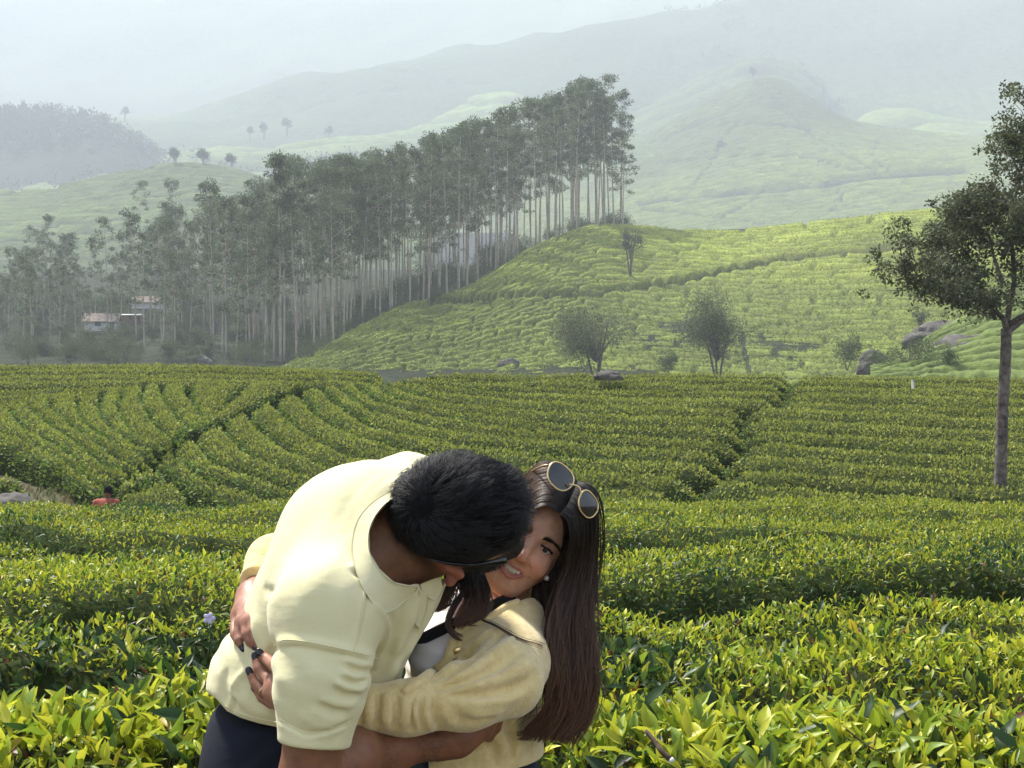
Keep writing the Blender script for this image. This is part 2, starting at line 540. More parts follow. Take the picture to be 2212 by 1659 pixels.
# ------------------------------------------------------------------ middle field
def crop1(pts):
    p = np.asarray(pts, float) * 0.372
    p[:, 1] += 713
    return p
def unproj(poly, n):
    s = spline(poly, 160)
    return resample(mid_point(s[:, 0], s[:, 1]), n)
def mid_row(a, b, label, group, seed, gap=.55, n=None, minw=.58):
    L = max(np.linalg.norm(a[0] - a[-1]), 3)
    n = n or int(np.clip(L / .42, 14, 110))
    a = resample(a, n); b = resample(b, n)
    if a[:, 1].mean() > b[:, 1].mean():
        a, b = b, a
    tea_hedge('tea_hedge', a, b, top_mid, gap, 0.11, 215, 2, .082, seed, label, group, minw=minw)

R_CTRL = [  # picture traces of the gaps between hedges right of the diagonal path, far to near
    ([(980, 803), (1200, 806), (1500, 806), (1800, 810), (2150, 815), (2330, 818)], 0.0),
    ([(860, 815), (1000, 823), (1200, 830), (1500, 834), (1800, 838), (2150, 848), (2330, 852)], 2.4),
    ([(815, 828), (880, 858), (1000, 882), (1200, 902), (1500, 914), (1800, 926), (2150, 942), (2330, 950)], 6.6),
    ([(684, 832), (733, 882), (830, 927), (1000, 962), (1250, 987), (1500, 1006), (1800, 1030), (2130, 1058), (2330, 1072)], 10.2),
    ([(541, 879), (608, 944), (720, 1000), (900, 1042), (1150, 1072), (1500, 1096), (1800, 1120), (2100, 1140), (2330, 1152)], 12.8),
    ([(388, 955), (443, 1007), (551, 1042), (689, 1081), (900, 1122), (1200, 1155), (1500, 1175), (1800, 1190)], 15.4),
    ([(334, 996), (418, 1052), (520, 1088), (650, 1112), (800, 1135), (1000, 1160), (1200, 1180)], 17.0)]
NS = 120
rc = [unproj(c, NS) for c, _ in R_CTRL]
ri = np.array([k for _, k in R_CTRL])
def r_curve(k):
    out = np.zeros((NS, 2))
    stack = np.stack(rc)                      # (m, NS, 2)
    j = int(np.clip(np.searchsorted(ri, k) - 1, 0, len(ri) - 2))
    f = (k - ri[j]) / (ri[j + 1] - ri[j])
    return stack[j] * (1 - f) + stack[j + 1] * f
zig = np.array([(1704, 818), (1690, 832), (1684, 868), (1600, 885), (1590, 905), (1606, 950), (1572, 968), (1560, 992), (1530, 1022), (1475, 1072), (1440, 1100), (1400, 1130), (1350, 1180)], float)
seed = 300
ORD = 'topmost second third fourth fifth sixth seventh eighth ninth tenth eleventh twelfth thirteenth fourteenth fifteenth sixteenth seventeenth'.split()
for k in range(17):
    a, b = r_curve(k), r_curve(k + 1)
    wob = (fbm(np.stack([np.linspace(0, 9, NS), np.full(NS, k * 3.1)], -1), 1.0, 7) - .5)[:, None] * np.array([0, .5])
    wob2 = (fbm(np.stack([np.linspace(0, 9, NS), np.full(NS, (k + 1) * 3.1)], -1), 1.0, 7) - .5)[:, None] * np.array([0, .5])
    a = a + wob; b = b + wob2
    c = (a + b) / 2
    cz = top_mid(c[:, 0], c[:, 1])
    cpx = 1106 + c[:, 0] / c[:, 1] * FPX; cpy = 829.5 - (cz - CAM_Z) / c[:, 1] * FPX
    zx = np.interp(cpy, zig[:, 1], zig[:, 0])
    left = cpx < zx
    offx = 0.22
    seed += 2
    for side, mask in (('l', left), ('r', ~left)):
        ii = np.nonzero(mask)[0]
        if len(ii) < 4:
            continue
        e_ = 2 if side == 'l' else 1
        aa = a[ii[0]:ii[-1] + e_]; bb = b[ii[0]:ii[-1] + e_]
        if cpy[ii].min() > 1125:
            continue
        # long rows are planted in two or three lengths
        nm = ORD[k] + (' hedge below the crest in the sweep between the diagonal and zigzag paths' if side == 'l' else ' hedge below the crest on the slope right of the zigzag path')
        gp = 'tea hedges of the middle slope'
        mid_row(aa, bb, nm, gp + (' between the paths' if side == 'l' else ' right of the zigzag path'), seed)

L_CURVES = [crop1(c) for c in (
    [(1790, 310), (1640, 345), (1500, 412), (1380, 470), (1240, 535), (1120, 588), (1000, 640)],
    [(1450, 300), (1400, 330), (1330, 400), (1250, 470), (1170, 540), (1090, 588)],
    [(1080, 305), (1090, 370), (1150, 440), (1160, 500), (1110, 550)],
    [(930, 310), (940, 370), (990, 440), (1040, 510), (1095, 560)],
    [(830, 318), (820, 390), (850, 450), (900, 530), (960, 592), (1000, 640)],
    [(735, 318), (690, 400), (700, 480), (740, 560), (800, 605), (900, 640), (975, 665)],
    [(610, 335), (572, 420), (590, 500), (650, 570), (740, 620), (800, 660), (930, 690)],
    [(450, 350), (452, 440), (500, 540), (600, 620), (680, 680), (780, 705), (870, 735)],
    [(290, 365), (290, 430), (350, 500), (450, 570), (560, 650), (640, 720), (740, 765), (840, 775)],
    [(165, 395), (190, 455), (265, 530), (370, 600), (480, 670), (560, 745), (660, 790), (800, 815)],
    [(50, 430), (85, 500), (170, 575), (290, 640), (400, 715), (480, 790), (580, 845), (740, 868)],
    [(-80, 480), (0, 585), (120, 625), (240, 690), (350, 755), (440, 815), (540, 870), (640, 905)],
    [(-160, 560), (-60, 660), (80, 690), (200, 745), (320, 800), (420, 865), (520, 920), (620, 960)],
)]
for k in range(1, len(L_CURVES) - 1):
    a, b = L_CURVES[k], L_CURVES[k + 1]
    mid_row(unproj(a, 60), unproj(b, 60), (ORD[k] if k > 1 else 'first') + ' curving hedge of the fan, counted leftward from the diagonal path', 'tea hedges in the fan left of the diagonal path', 400 + k * 2, gap=.5, minw=.78)
mid_row(unproj(L_CURVES[0], 60), unproj(L_CURVES[1], 60), 'tea hedge hugging the upper edge of the diagonal path', None, 430, gap=.4)
# the crest band above the fan
for k in range(6):
    y0 = [818, 806, 796, 789, 784, 780.5][k]; y1 = [829, 817, 805, 795, 788.5, 783.5][k]
    f0 = [(-520, y0 + 16), (-140, y0 + 10), (0, y0 + 6), (200, y0 + 2), (400, y0), (560, y0 + 3), (700, y0 + 4), (850, y0 + 8)]
    f1 = [(-520, y1 + 16), (-140, y1 + 10), (0, y1 + 6), (200, y1 + 2), (400, y1), (560, y1 + 3), (660, y1 + 2), (800, y1 + 5)]
    mid_row(unproj(f0, 60), unproj(f1, 60), ['fourth', 'third', 'second', 'topmost'][k - 0] + ' low hedge along the left crest, near the pale pair of trunks' if k < 4 else ['fifth', 'sixth'][k - 4] + ' and thinnest low hedge along the left crest', 'tea hedges along the left crest', 450 + k, gap=.3)
for k in range(3):
    y0 = [838, 849, 859][k]; y1 = [849, 860, 872][k]; xe = [330, 230, 120][k]
    f0 = [(-160, y0 + 8), (0, y0 + 4), (xe * .5, y0), (xe, y0 - 3)]; f1 = [(-160, y1 + 8), (0, y1 + 4), (xe * .5, y1), (xe - 30, y1 - 3)]
    mid_row(unproj(f0, 30), unproj(f1, 30), ['upper', 'middle', 'lower'][k] + ' short hedge at the left picture edge above the fan', 'tea hedges above the fan at the left edge', 480 + k, gap=.3)
# hedges below the fan, next to the bare bank
for k, (a, b) in enumerate((
        ([(640, 905), (740, 870), (860, 800), (900, 790)], [(680, 960), (800, 905), (900, 850), (1000, 850)]),
        ([(690, 975), (800, 915), (900, 865), (1010, 860)], [(720, 1060), (860, 1010), (980, 990), (1120, 1010)]),
        ([(-60, 880), (0, 850), (60, 850), (110, 880)], [(-60, 930), (0, 900), (70, 905), (120, 930)]),
        ([(-60, 960), (0, 935), (80, 945), (130, 965)], [(-60, 1030), (0, 1010), (90, 1010), (160, 1020)]))):
    mid_row(unproj(crop1(a), 30), unproj(crop1(b), 30), ['short tea hedge at the foot of the diagonal path', 'short tea hedge behind the person in the red shirt',
            'short tea hedge at the left edge, above the bare bank', 'short tea hedge at the left edge, below the bare bank'][k], None, 470 + k, gap=.3)
print('tea tris', STAT)
# ------------------------------------------------------------------ hills beyond
def patch(cols, rows, nu, nv, back=None):
    """rows: list from the foot to the crest of (py per col, d per col); returns vertex grid (nu, nv, 3) in world space"""
    cols = np.asarray(cols, float)
    kl = int(nu * .10) if cols[0] < -150 else 0; kr = int(nu * .10) if cols[-1] > 2370 else 0
    a_ = -100.0 if kl else cols[0]; b_ = 2320.0 if kr else cols[-1]
    u = np.concatenate([np.linspace(cols[0], a_, kl, endpoint=False), np.linspace(a_, b_, nu - kl - kr), np.linspace(b_, cols[-1], kr + 1)[1:]])
    pts = []
    for py, d in rows:
        py = np.broadcast_to(np.asarray(py, float), cols.shape); d = np.broadcast_to(np.asarray(d, float), cols.shape)
        def cr(y):
            s = spline(np.stack([cols, y], -1), 400)
            return np.interp(u, s[:, 0], s[:, 1])
        pts.append(P(u, cr(py), cr(d)))
    pts = np.stack(pts, 1)                                  # (nu, m, 3)
    if back is not None:                                    # the far side falls away behind the crest
        dirv = norm(pts[:, -1] * np.array([1, 1, 0]))
        for dist, drop in back:
            e = pts[:, len(rows) - 1] + dirv * dist; e[:, 2] -= drop
            pts = np.concatenate([pts, e[:, None]], 1)
    out = np.zeros((nu, nv, 3))
    m = pts.shape[1]
    # smooth interpolation up the slope, spaced by arc length
    q = np.concatenate([2 * pts[:, :1] - pts[:, 1:2], pts, 2 * pts[:, -1:] - pts[:, -2:-1]], 1)
    fine = []
    for i in range(m - 1):
        a, b, c, d = q[:, i], q[:, i + 1], q[:, i + 2], q[:, i + 3]
        for t in np.linspace(0, 1, 24, endpoint=False):
            cat = 0.5 * (2 * b + (c - a) * t + (2 * a - 5 * b + 4 * c - d) * t ** 2 + (3 * b - a - 3 * c + d) * t ** 3)
            fine.append(0.6 * cat + .4 * (b * (1 - t) + c * t))
    fine.append(pts[:, -1])
    fine = np.stack(fine, 1)
    seg = np.linalg.norm(np.diff(fine, axis=1), axis=2).mean(0)
    s = np.concatenate([[0], np.cumsum(seg)])
    t = np.linspace(0, s[-1], nv)
    for k in range(3):
        for i in range(nu):
            out[i, :, k] = np.interp(t, s, fine[i, :, k])
    return out, t

def screen(v):
    d = v[..., 1]
    return 1106 + v[..., 0] / d * FPX, 829.5 - (v[..., 2] - CAM_Z) / d * FPX

def seg_dist(px, py, poly):
    """distance on the hill's surface map from a traced line (in picture units at the time of layout)"""
    poly = np.asarray(poly, float); best = np.full(px.shape, 1e9)
    for a, b in zip(poly[:-1], poly[1:]):
        ab = b - a; L = (ab ** 2).sum()
        t = np.clip(((px - a[0]) * ab[0] + (py - a[1]) * ab[1]) / L, 0, 1)
        best = np.minimum(best, np.hypot(px - a[0] - t * ab[0], py - a[1] - t * ab[1]))
    return best

SOIL = np.array([0.055, 0.042, 0.028])
# --- the tea hill with the road (right)
H3_COLS = [560, 700, 860, 1000, 1150, 1290, 1450, 1600, 1750, 1900, 2050, 2212, 2900]
H3_CREST = [838, 770, 682, 640, 550, 498, 508, 510, 493, 477, 463, 450, 430]
H3_CD = [170, 190, 215, 240, 268, 300, 305, 305, 296, 288, 280, 275, 270]
H3_FOOT = [880, 866, 862, 860, 860, 860, 860, 860, 860, 845, 830, 810, 790]
def lerp_rows(f):
    return [a * (1 - f) + b * f for a, b in zip(H3_FOOT, H3_CREST)]
h3_rows = [(H3_FOOT, 150), (lerp_rows(.35), [150 + (c - 150) * .30 for c in H3_CD]), (lerp_rows(.7), [150 + (c - 150) * .62 for c in H3_CD]), (H3_CREST, H3_CD)]
g, _ = patch(H3_COLS, h3_rows, 120, 60, back=[(25, 3), (60, 22)])
hill3 = g.copy()
tag(mesh_obj('hillside', (g - [0, 0, 2.2]).reshape(-1, 3), grid_faces(120, 60), M['soil']), kind='structure')
NU, NV = 470, 300
g, t = patch(H3_COLS, h3_rows, NU, NV, back=[(14, 1.5)])
px, py = screen(g)
arc_u = np.cumsum(np.linalg.norm(np.diff(g[:, NV // 2], axis=0), axis=1)); arc_u = np.concatenate([[0], arc_u])
V = np.repeat(t[None], NU, 0); U = np.repeat(arc_u[:, None], NV, 1)
flat = np.stack([U, V], -1)
warp = (fbm(flat, .02, 3, 2) - .5) * 16 + (fbm(flat, .12, 9, 2) - .5) * .9
slant = smooth01((px - 1500) / 350) * smooth01((py - 560) / 120)
rowc = V + warp + .10 * np.maximum(0, U - 70) ** 1.35 * .35
pitch = 3.4
ph = (rowc / pitch) % 1.0
rowid = np.floor(rowc / pitch)
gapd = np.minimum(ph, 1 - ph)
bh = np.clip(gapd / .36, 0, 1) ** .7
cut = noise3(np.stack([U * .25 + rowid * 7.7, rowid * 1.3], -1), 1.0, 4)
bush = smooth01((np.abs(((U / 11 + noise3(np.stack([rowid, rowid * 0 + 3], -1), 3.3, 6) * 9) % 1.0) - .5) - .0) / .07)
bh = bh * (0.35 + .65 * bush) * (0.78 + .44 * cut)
road = seg_dist(px, py, [(930, 668), (1000, 662), (1120, 652), (1250, 650), (1390, 632), (1500, 612), (1590, 590), (1700, 568), (1800, 558), (1920, 545), (2060, 540), (2212, 535), (2420, 525)])
roadm = smooth01((road - 6.0) / 2.0)
foot = seg_dist(px, py, [(1603, 740), (1606, 765), (1615, 800), (1620, 830)])
footm = smooth01((foot - 2.5) / 2.0)
keep = roadm * footm
lift = bh * 1.5 * keep + (fbm(flat, .9, 12, 3) - .5) * .35 * keep
g2 = g.copy(); g2[..., 2] += lift - .15 - (1 - roadm) * 1.3
shade = fbm(flat, .035, 20, 3)
base = np.array([0.21, 0.255, 0.042]) * (0.62 + .6 * shade[..., None]) * (0.8 + .4 * cut[..., None])
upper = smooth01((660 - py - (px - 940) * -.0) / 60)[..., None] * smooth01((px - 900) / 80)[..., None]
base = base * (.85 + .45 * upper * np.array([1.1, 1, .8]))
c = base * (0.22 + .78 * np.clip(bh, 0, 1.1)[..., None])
c = np.where(keep[..., None] > .5, c, SOIL * (1 + 1.1 * (fbm(flat, .3, 22, 2)[..., None] - .4)))
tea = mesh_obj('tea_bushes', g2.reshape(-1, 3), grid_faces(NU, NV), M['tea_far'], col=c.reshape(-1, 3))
qd = np.stack([g2[:-1, :-1], g2[1:, :-1], g2[1:, 1:], g2[:-1, 1:]], 2).reshape(-1, 4, 3)
kq = (keep[:-1, :-1] > .5).reshape(-1) & in_view(qd.mean(1), .05)
bq = bh[:-1, :-1].reshape(-1)[kq]; cq = base[:-1, :-1].reshape(-1, 3)[kq]
sp_, sn_, si_ = scatter(qd[kq], 7.0 * np.clip(bq, .05, 1))
m_ = len(sp_)
vv, ff, cc = leaves_mesh(2, sp_ + [0, 0, .05], norm(rng.standard_normal((m_, 3)) + [0, 0, .9]), norm(rng.standard_normal((m_, 3)) * .6 + [0, -.3, 1.0]),
                         .32 * (.6 + .7 * rng.random(m_)), .32 * (.5 + .5 * rng.random(m_)), cq[si_] * (0.85 + .75 * rng.random((m_, 1))))
fo_ = mesh_obj('foliage', vv, ff, M['leaf_far'], tea, col=cc, smooth=False); fo_['kind'] = 'stuff'
print('hill leaves', m_)
tag(tea, 'bright green tea bushes in contour rows on the hill with the earth road', 'tea bushes', kind='stuff')

# --- forest floor at the left
ff_cols = [-1300, 0, 300, 600, 900, 1150, 1300, 1800]
ff_rows = [(840, 120), (800, 165), ([772, 770, 768, 775, 740, 640, 560, 530], [200, 200, 200, 212, 240, 280, 310, 330]),
           ([690, 690, 690, 690, 640, 560, 500, 500], [300, 300, 300, 300, 310, 340, 360, 370]), ([600, 600, 600, 600, 580, 560, 520, 515], [430] * 8), ([590] * 8, [520] * 8)]
g, t = patch(ff_cols, ff_rows, 120, 100)
g[..., 2] += (fbm(g[..., :2], .08, 3, 3) - .5) * 2.0
forest_floor = g
fc = np.array([0.035, 0.045, 0.02]) * (0.6 + .8 * fbm(g[..., :2], .06, 30, 3)[..., None])
mesh_obj('forest_ground', g.reshape(-1, 3), grid_faces(120, 100), M['hill'], col=fc.reshape(-1, 3))['kind'] = 'structure'

FS = 1.6
def hill(name, cols, rows, nu, nv, back, colour, rough, seed, lines=(), rowpitch=0, patchy=.5, bare=None, taper=1.0):
    rows = [(a, np.asarray(b, float) * FS) for a, b in rows]; back = [(a * FS, b * FS) for a, b in back]; rough = rough * FS; rowpitch = rowpitch * FS
    g, t = patch(cols, rows, nu, nv, back=back)
    px, py = screen(g)
    n = fbm(g, .012 * 400 / np.mean(rows[-1][1]), seed, 4)
    ed = np.minimum(np.arange(nu), nu - 1 - np.arange(nu)) / (nu * .10)
    drop = (1 - smooth01(ed))[:, None] * (g[..., 2] + 12) * taper
    g2 = g.copy(); g2[..., 2] -= drop
    g2[..., 2] += (fbm(g, 14.0 / np.mean(rows[-1][1]), seed + 1, 5) - .5) * rough
    colr = np.asarray(colour)[None, None] * (1 - patchy / 2 + patchy * n[..., None] * 1.2)
    big = smooth01((fbm(g, 3.2 / np.mean(rows[-1][1]), seed + 4, 2) - .38) / .25)[..., None]
    colr = colr * (0.62 + .55 * big * np.array([1.1, 1.05, .8]))
    if rowpitch:
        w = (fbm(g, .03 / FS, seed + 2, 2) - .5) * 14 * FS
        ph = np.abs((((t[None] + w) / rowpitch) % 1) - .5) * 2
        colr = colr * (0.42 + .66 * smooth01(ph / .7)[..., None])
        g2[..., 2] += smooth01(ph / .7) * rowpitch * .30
    for poly, wd, cc in lines:
        m = smooth01((seg_dist(px, py, poly) - wd) / (wd * .8))[..., None]
        colr = colr * m + np.asarray(cc) * (1 - m)
        g2[..., 2] -= (1 - m[..., 0]) * rough * .25
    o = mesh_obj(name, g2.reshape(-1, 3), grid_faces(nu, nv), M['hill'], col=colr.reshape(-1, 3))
    o['kind'] = 'structure'
    return g2
DK = (0.035, 0.045, 0.028)
# --- conical tea hill at the right
h5_cols = [1000, 1300, 1400, 1480, 1560, 1625, 1680, 1740, 1830, 1950, 2080, 2212, 3100]
h5 = hill('hillside', h5_cols, [
    (560, [560] * 13),
    ([500, 500, 495, 490, 480, 475, 470, 465, 460, 450, 440, 430, 420], [620] * 13),
    ([440, 435, 420, 400, 385, 372, 366, 362, 355, 350, 345, 335, 330], [700] * 13),
    ([400, 380, 345, 310, 280, 262, 258, 262, 280, 300, 315, 315, 305], [800] * 13),
    ([390, 360, 300, 245, 200, 172, 168, 200, 262, 288, 308, 312, 300], [900, 900, 900, 900, 900, 900, 900, 895, 870, 850, 840, 840, 840])],
    220, 180, [(60, 15), (250, 140)], (0.13, 0.175, 0.045), 9, 50, rowpitch=7.5, patchy=.45,
    lines=[([(1380, 440), (1450, 433), (1600, 415), (1750, 400), (1860, 388), (1960, 382), (2090, 374)], 4.0, DK),
           ([(1390, 455), (1470, 462), (1560, 478), (1650, 498)], 2.2, DK), ([(1560, 262), (1640, 268), (1720, 278), (1790, 285)], 1.6, DK),
           ([(1420, 360), (1520, 345), (1640, 335), (1760, 345), (1850, 372)], 1.3, DK), ([(1500, 400), (1540, 350), (1560, 300), (1600, 262)], 1.2, DK), ([(1440, 300), (1540, 255), (1620, 232)], 1.3, DK),
           ([(1900, 310), (1880, 350), (1930, 380)], 1.2, DK), ([(1560, 478), (1620, 440), (1650, 412)], 1.2, DK), ([(1780, 470), (1820, 430), (1800, 395)], 1.3, DK), ([(1640, 180), (1700, 240), (1760, 300), (1830, 340), (1900, 380)], 1.3, DK)])
# hill shoulder right of it and behind
hill('hillside', [1240, 1340, 1430, 1520, 1600, 1680, 1760, 1840], [
    (420, [900] * 8), ([360, 330, 300, 280, 262, 265, 290, 330], [980] * 8), ([300, 258, 215, 170, 133, 132, 165, 240], [1080] * 8)],
    100, 80, [(90, 20), (320, 160)], (0.15, 0.21, 0.055), 11, 57, rowpitch=10)
hill('hillside', [1780, 1860, 1950, 2050, 2150, 2250, 3000], [
    (420, [880] * 7), ([380, 330, 300, 290, 290, 290, 280], [960] * 7), ([330, 262, 238, 262, 272, 262, 240], [1060] * 7)],
    100, 66, [(80, 20), (300, 160)], (0.14, 0.20, 0.055), 14, 61, rowpitch=10)
# --- left hill with the rocks on top
h4 = hill('hillside', [-1300, 0, 120, 240, 340, 430, 520, 620, 760, 900, 1050], [
    (640, [400] * 11), ([520, 515, 505, 495, 485, 480, 480, 490, 520, 540, 560], [440] * 11),
    ([452, 440, 425, 405, 388, 382, 392, 420, 470, 500, 530], [500] * 11), ([436, 423, 408, 385, 366, 364, 376, 410, 455, 490, 520], [530] * 11)],
    150, 90, [(30, 4), (120, 60)], (0.13, 0.185, 0.05), 5, 70, rowpitch=5.0, patchy=.6,
    lines=[([(0, 430), (140, 402), (260, 378), (330, 370)], 1.4, DK)])
# --- low ridges filling the middle distance
h6 = hill('hillside', [-1400, 0, 200, 400, 600, 800, 1000, 1200, 1700], [
    (520, [700] * 9), ([420, 415, 400, 390, 380, 372, 360, 350, 345], [800] * 9), ([400, 388, 365, 340, 318, 305, 318, 312, 300], [960] * 9)],
    140, 80, [(80, 20), (300, 160)], (0.125, 0.175, 0.06), 22, 80, rowpitch=9, patchy=.7)
h6b = hill('hillside', [560, 680, 800, 900, 1000, 1080, 1160, 1280, 1400, 1500], [
    (380, [960] * 10), ([340, 320, 300, 280, 262, 250, 262, 300, 330, 360], [1060] * 10), ([320, 290, 262, 232, 205, 190, 205, 250, 290, 330], [1180] * 10)],
    130, 80, [(90, 30), (320, 180)], (0.14, 0.20, 0.06), 16, 83, rowpitch=10, patchy=.8,
    lines=[([(900, 245), (1000, 240), (1120, 225)], 1.4, DK)])
h7 = hill('hillside', [-1500, 0, 110, 200, 300, 400, 520, 640, 760, 900, 1040, 1200, 1400, 1800, 2400, 3600], [
    (440, [980] * 16), ([350, 345, 335, 325, 310, 300, 290, 280, 268, 255, 240, 228, 222, 218, 215, 215], [1080] * 16),
    ([272, 268, 262, 262, 258, 240, 215, 185, 150, 112, 80, 50, 20, -30, -80, -120], [1350] * 16)],
    170, 100, [(200, 60), (600, 360)], (0.115, 0.165, 0.065), 36, 90, patchy=.8,
    lines=[([(780, 165), (900, 160), (1080, 172)], 1.3, DK), ([(640, 232), (760, 205), (900, 195)], 1.2, DK)])
h7b = hill('hillside', [-1300, -60, 60, 160, 230, 330, 420], [
    (440, [780] * 7), ([340, 335, 330, 325, 330, 360, 410], [840] * 7), ([258, 250, 247, 252, 272, 330, 400], [920] * 7)],
    90, 60, [(60, 20), (200, 140)], (0.035, 0.05, 0.03), 24, 95, patchy=.5)
# --- the mountain wall behind
h8 = hill('mountain', [-2200, -300, 0, 300, 600, 900, 1200, 1500, 1800, 2100, 2400, 4200], [
    (480, [1250] * 12), ([330, 325, 318, 310, 300, 280, 262, 250, 245, 240, 235, 230], [1450] * 12),
    ([200, 195, 185, 175, 160, 130, 105, 95, 95, 95, 95, 90], [1700, 1750, 1800, 1800, 1750, 1700, 1650, 1600, 1600, 1600, 1600, 1600]),
    ([-60, -60, -60, -60, -60, -60, -60, -70, -60, -60, -60, -60], [2150] * 12)],
    210, 140, [(300, 30), (1200, 620)], (0.085, 0.125, 0.055), 70, 99, patchy=1.0, taper=0)
g8 = h8
# --- the terraced slope with boulders at the far right
h3b_rows = [([866] * 6, [82] * 6), ([834, 818, 798, 782, 768, 745], [92, 93, 95, 95, 95, 95]), ([832, 800, 756, 722, 695, 655], [100, 103, 106, 107, 107, 107]),
            ([832, 792, 744, 702, 670, 622], [106, 109, 114, 116, 116, 116])]
h3b_cols = [1880, 1960, 2030, 2110, 2212, 2800]
g, t = patch(h3b_cols, h3b_rows, 160, 150, back=[(8, 2), (20, 10)])
hill3b = g.copy()
arc_u = np.concatenate([[0], np.cumsum(np.linalg.norm(np.diff(g[:, 75], axis=0), axis=1))])
V = np.repeat(t[None], 160, 0); U = np.repeat(arc_u[:, None], 150, 1)
flat = np.stack([U, V], -1)
rowc = V + (fbm(flat, .05, 5, 2) - .5) * 9
ph = (rowc / 3.0) % 1.0
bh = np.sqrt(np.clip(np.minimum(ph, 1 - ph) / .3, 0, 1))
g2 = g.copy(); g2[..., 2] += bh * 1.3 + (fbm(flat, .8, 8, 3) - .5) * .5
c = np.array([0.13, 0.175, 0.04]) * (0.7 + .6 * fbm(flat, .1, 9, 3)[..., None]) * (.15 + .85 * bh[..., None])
mesh_obj('hillside', (g - [0, 0, 1.6]).reshape(-1, 3), grid_faces(160, 150), M['soil'])['kind'] = 'structure'
tag(mesh_obj('tea_bushes', g2.reshape(-1, 3), grid_faces(160, 150), M['tea_far'], col=c.reshape(-1, 3)),
    'terraced tea bushes round the boulders at the right edge', 'tea bushes', kind='stuff')

# ------------------------------------------------------------------ the hazy air
hv, hf = box(0, 2600, 540, 11000, 11000, 1104)
haze = mesh_obj('haze', hv, hf, smooth=False)
tag(haze, 'pale blue haze hanging in the valley', 'haze', kind='stuff')
hm = bpy.data.materials.new('haze_air'); hm.use_nodes = True
hm.node_tree.nodes.clear()
ho = hm.node_tree.nodes.new('ShaderNodeOutputMaterial'); hvn = hm.node_tree.nodes.new('ShaderNodeVolumePrincipled')
hvn.inputs['Color'].default_value = (0.725, 0.785, 0.865, 1)
hvn.inputs['Density'].default_value = 0.00056
hvn.inputs['Anisotropy'].default_value = 0.0
hm.node_tree.links.new(hvn.outputs[0], ho.inputs['Volume'])
haze.data.materials.append(hm)
# ------------------------------------------------------------------ implicit-surface toolkit for the people
import openvdb, time
T0 = time.time()
def rcone(p, a, b, ra, rb):
    a = np.asarray(a, np.float32); b = np.asarray(b, np.float32)
    ab = b - a; L = float(ab.dot(ab)) + 1e-12
    ap = p - a
    t = np.clip(ap @ ab / L, 0, 1)
    return np.sqrt(((ap - t[:, None] * ab) ** 2).sum(1)) - (ra + (rb - ra) * t)
def ball(p, c, r):
    return np.sqrt(((p - np.asarray(c, np.float32)) ** 2).sum(1)) - r
def ell(p, c, R, r):
    """ellipsoid: R rows are its axes"""
    q = (p - np.asarray(c, np.float32)) @ np.asarray(R, np.float32).T
    r = np.asarray(r, np.float32)
    k0 = np.sqrt(((q / r) ** 2).sum(1)); k1 = np.sqrt(((q / (r * r)) ** 2).sum(1)) + 1e-9
    return k0 * (k0 - 1) / k1
def smin(a, b, k):
    h = np.clip(0.5 + 0.5 * (b - a) / k, 0, 1)
    return b * (1 - h) + a * h - k * h * (1 - h)
def smax(a, b, k):
    return -smin(-a, -b, k)
def chain(p, pts, rad, k=0.0):
    d = None
    for i in range(len(pts) - 1):
        e = rcone(p, pts[i], pts[i + 1], rad[i], rad[i + 1])
        d = e if d is None else (smin(d, e, k) if k else np.minimum(d, e))
    return d
def curve_dist(p, pts):
    d = np.full(len(p), 1e9, np.float32)
    for a, b in zip(pts[:-1], pts[1:]):
        d = np.minimum(d, rcone(p, a, b, 0, 0))
    return d
def sdf_mesh(f, lo, hi, h, slack=1.35):
    lo = np.asarray(lo, float); hi = np.asarray(hi, float)
    B = 8
    nb = np.ceil((hi - lo) / (h * B)).astype(int)
    bi = np.stack(np.meshgrid(*[np.arange(k) for k in nb], indexing='ij'), -1).reshape(-1, 3)
    ctr = lo + (bi * B + B / 2 - .5) * h
    fc = f(ctr.astype(np.float32))
    act = np.abs(fc) < B * h * .87 * slack + .004
    arr = np.empty(nb * B, np.float32)
    big = arr.reshape(nb[0], B, nb[1], B, nb[2], B)
    big[...] = np.sign(fc).reshape(nb)[:, None, :, None, :, None] * 0.05
    loc = np.stack(np.meshgrid(*[np.arange(B)] * 3, indexing='ij'), -1).reshape(-1, 3)
    ab = bi[act]
    for s in range(0, len(ab), 160):
        blk = ab[s:s + 160]
        idx = (blk[:, None] * B + loc[None]).reshape(-1, 3)
        v = f((lo + idx * h).astype(np.float32))
        big_v = v.reshape(len(blk), B, B, B)
        for q, (i, j, k) in enumerate(blk):
            big[i, :, j, :, k, :] = big_v[q]
    g = openvdb.FloatGrid(0.05)
    g.copyFromArray(arr)
    pts, quads = g.convertToQuads(0.0)
    return lo + pts.astype(np.float64) * h, np.asarray(quads)[:, ::-1].astype(np.int32)
def relax(v, f, n=2, w=.5):
    for _ in range(n):
        acc = np.zeros_like(v); cnt = np.zeros(len(v))
        for a, b in ((0, 1), (1, 2), (2, 3), (3, 0)):
            np.add.at(acc, f[:, a], v[f[:, b]]); np.add.at(acc, f[:, b], v[f[:, a]])
            np.add.at(cnt, f[:, a], 1); np.add.at(cnt, f[:, b], 1)
        v = v * (1 - w) + w * acc / np.maximum(cnt, 1)[:, None]
    return v
CAMP = np.array([0, 0, CAM_Z])
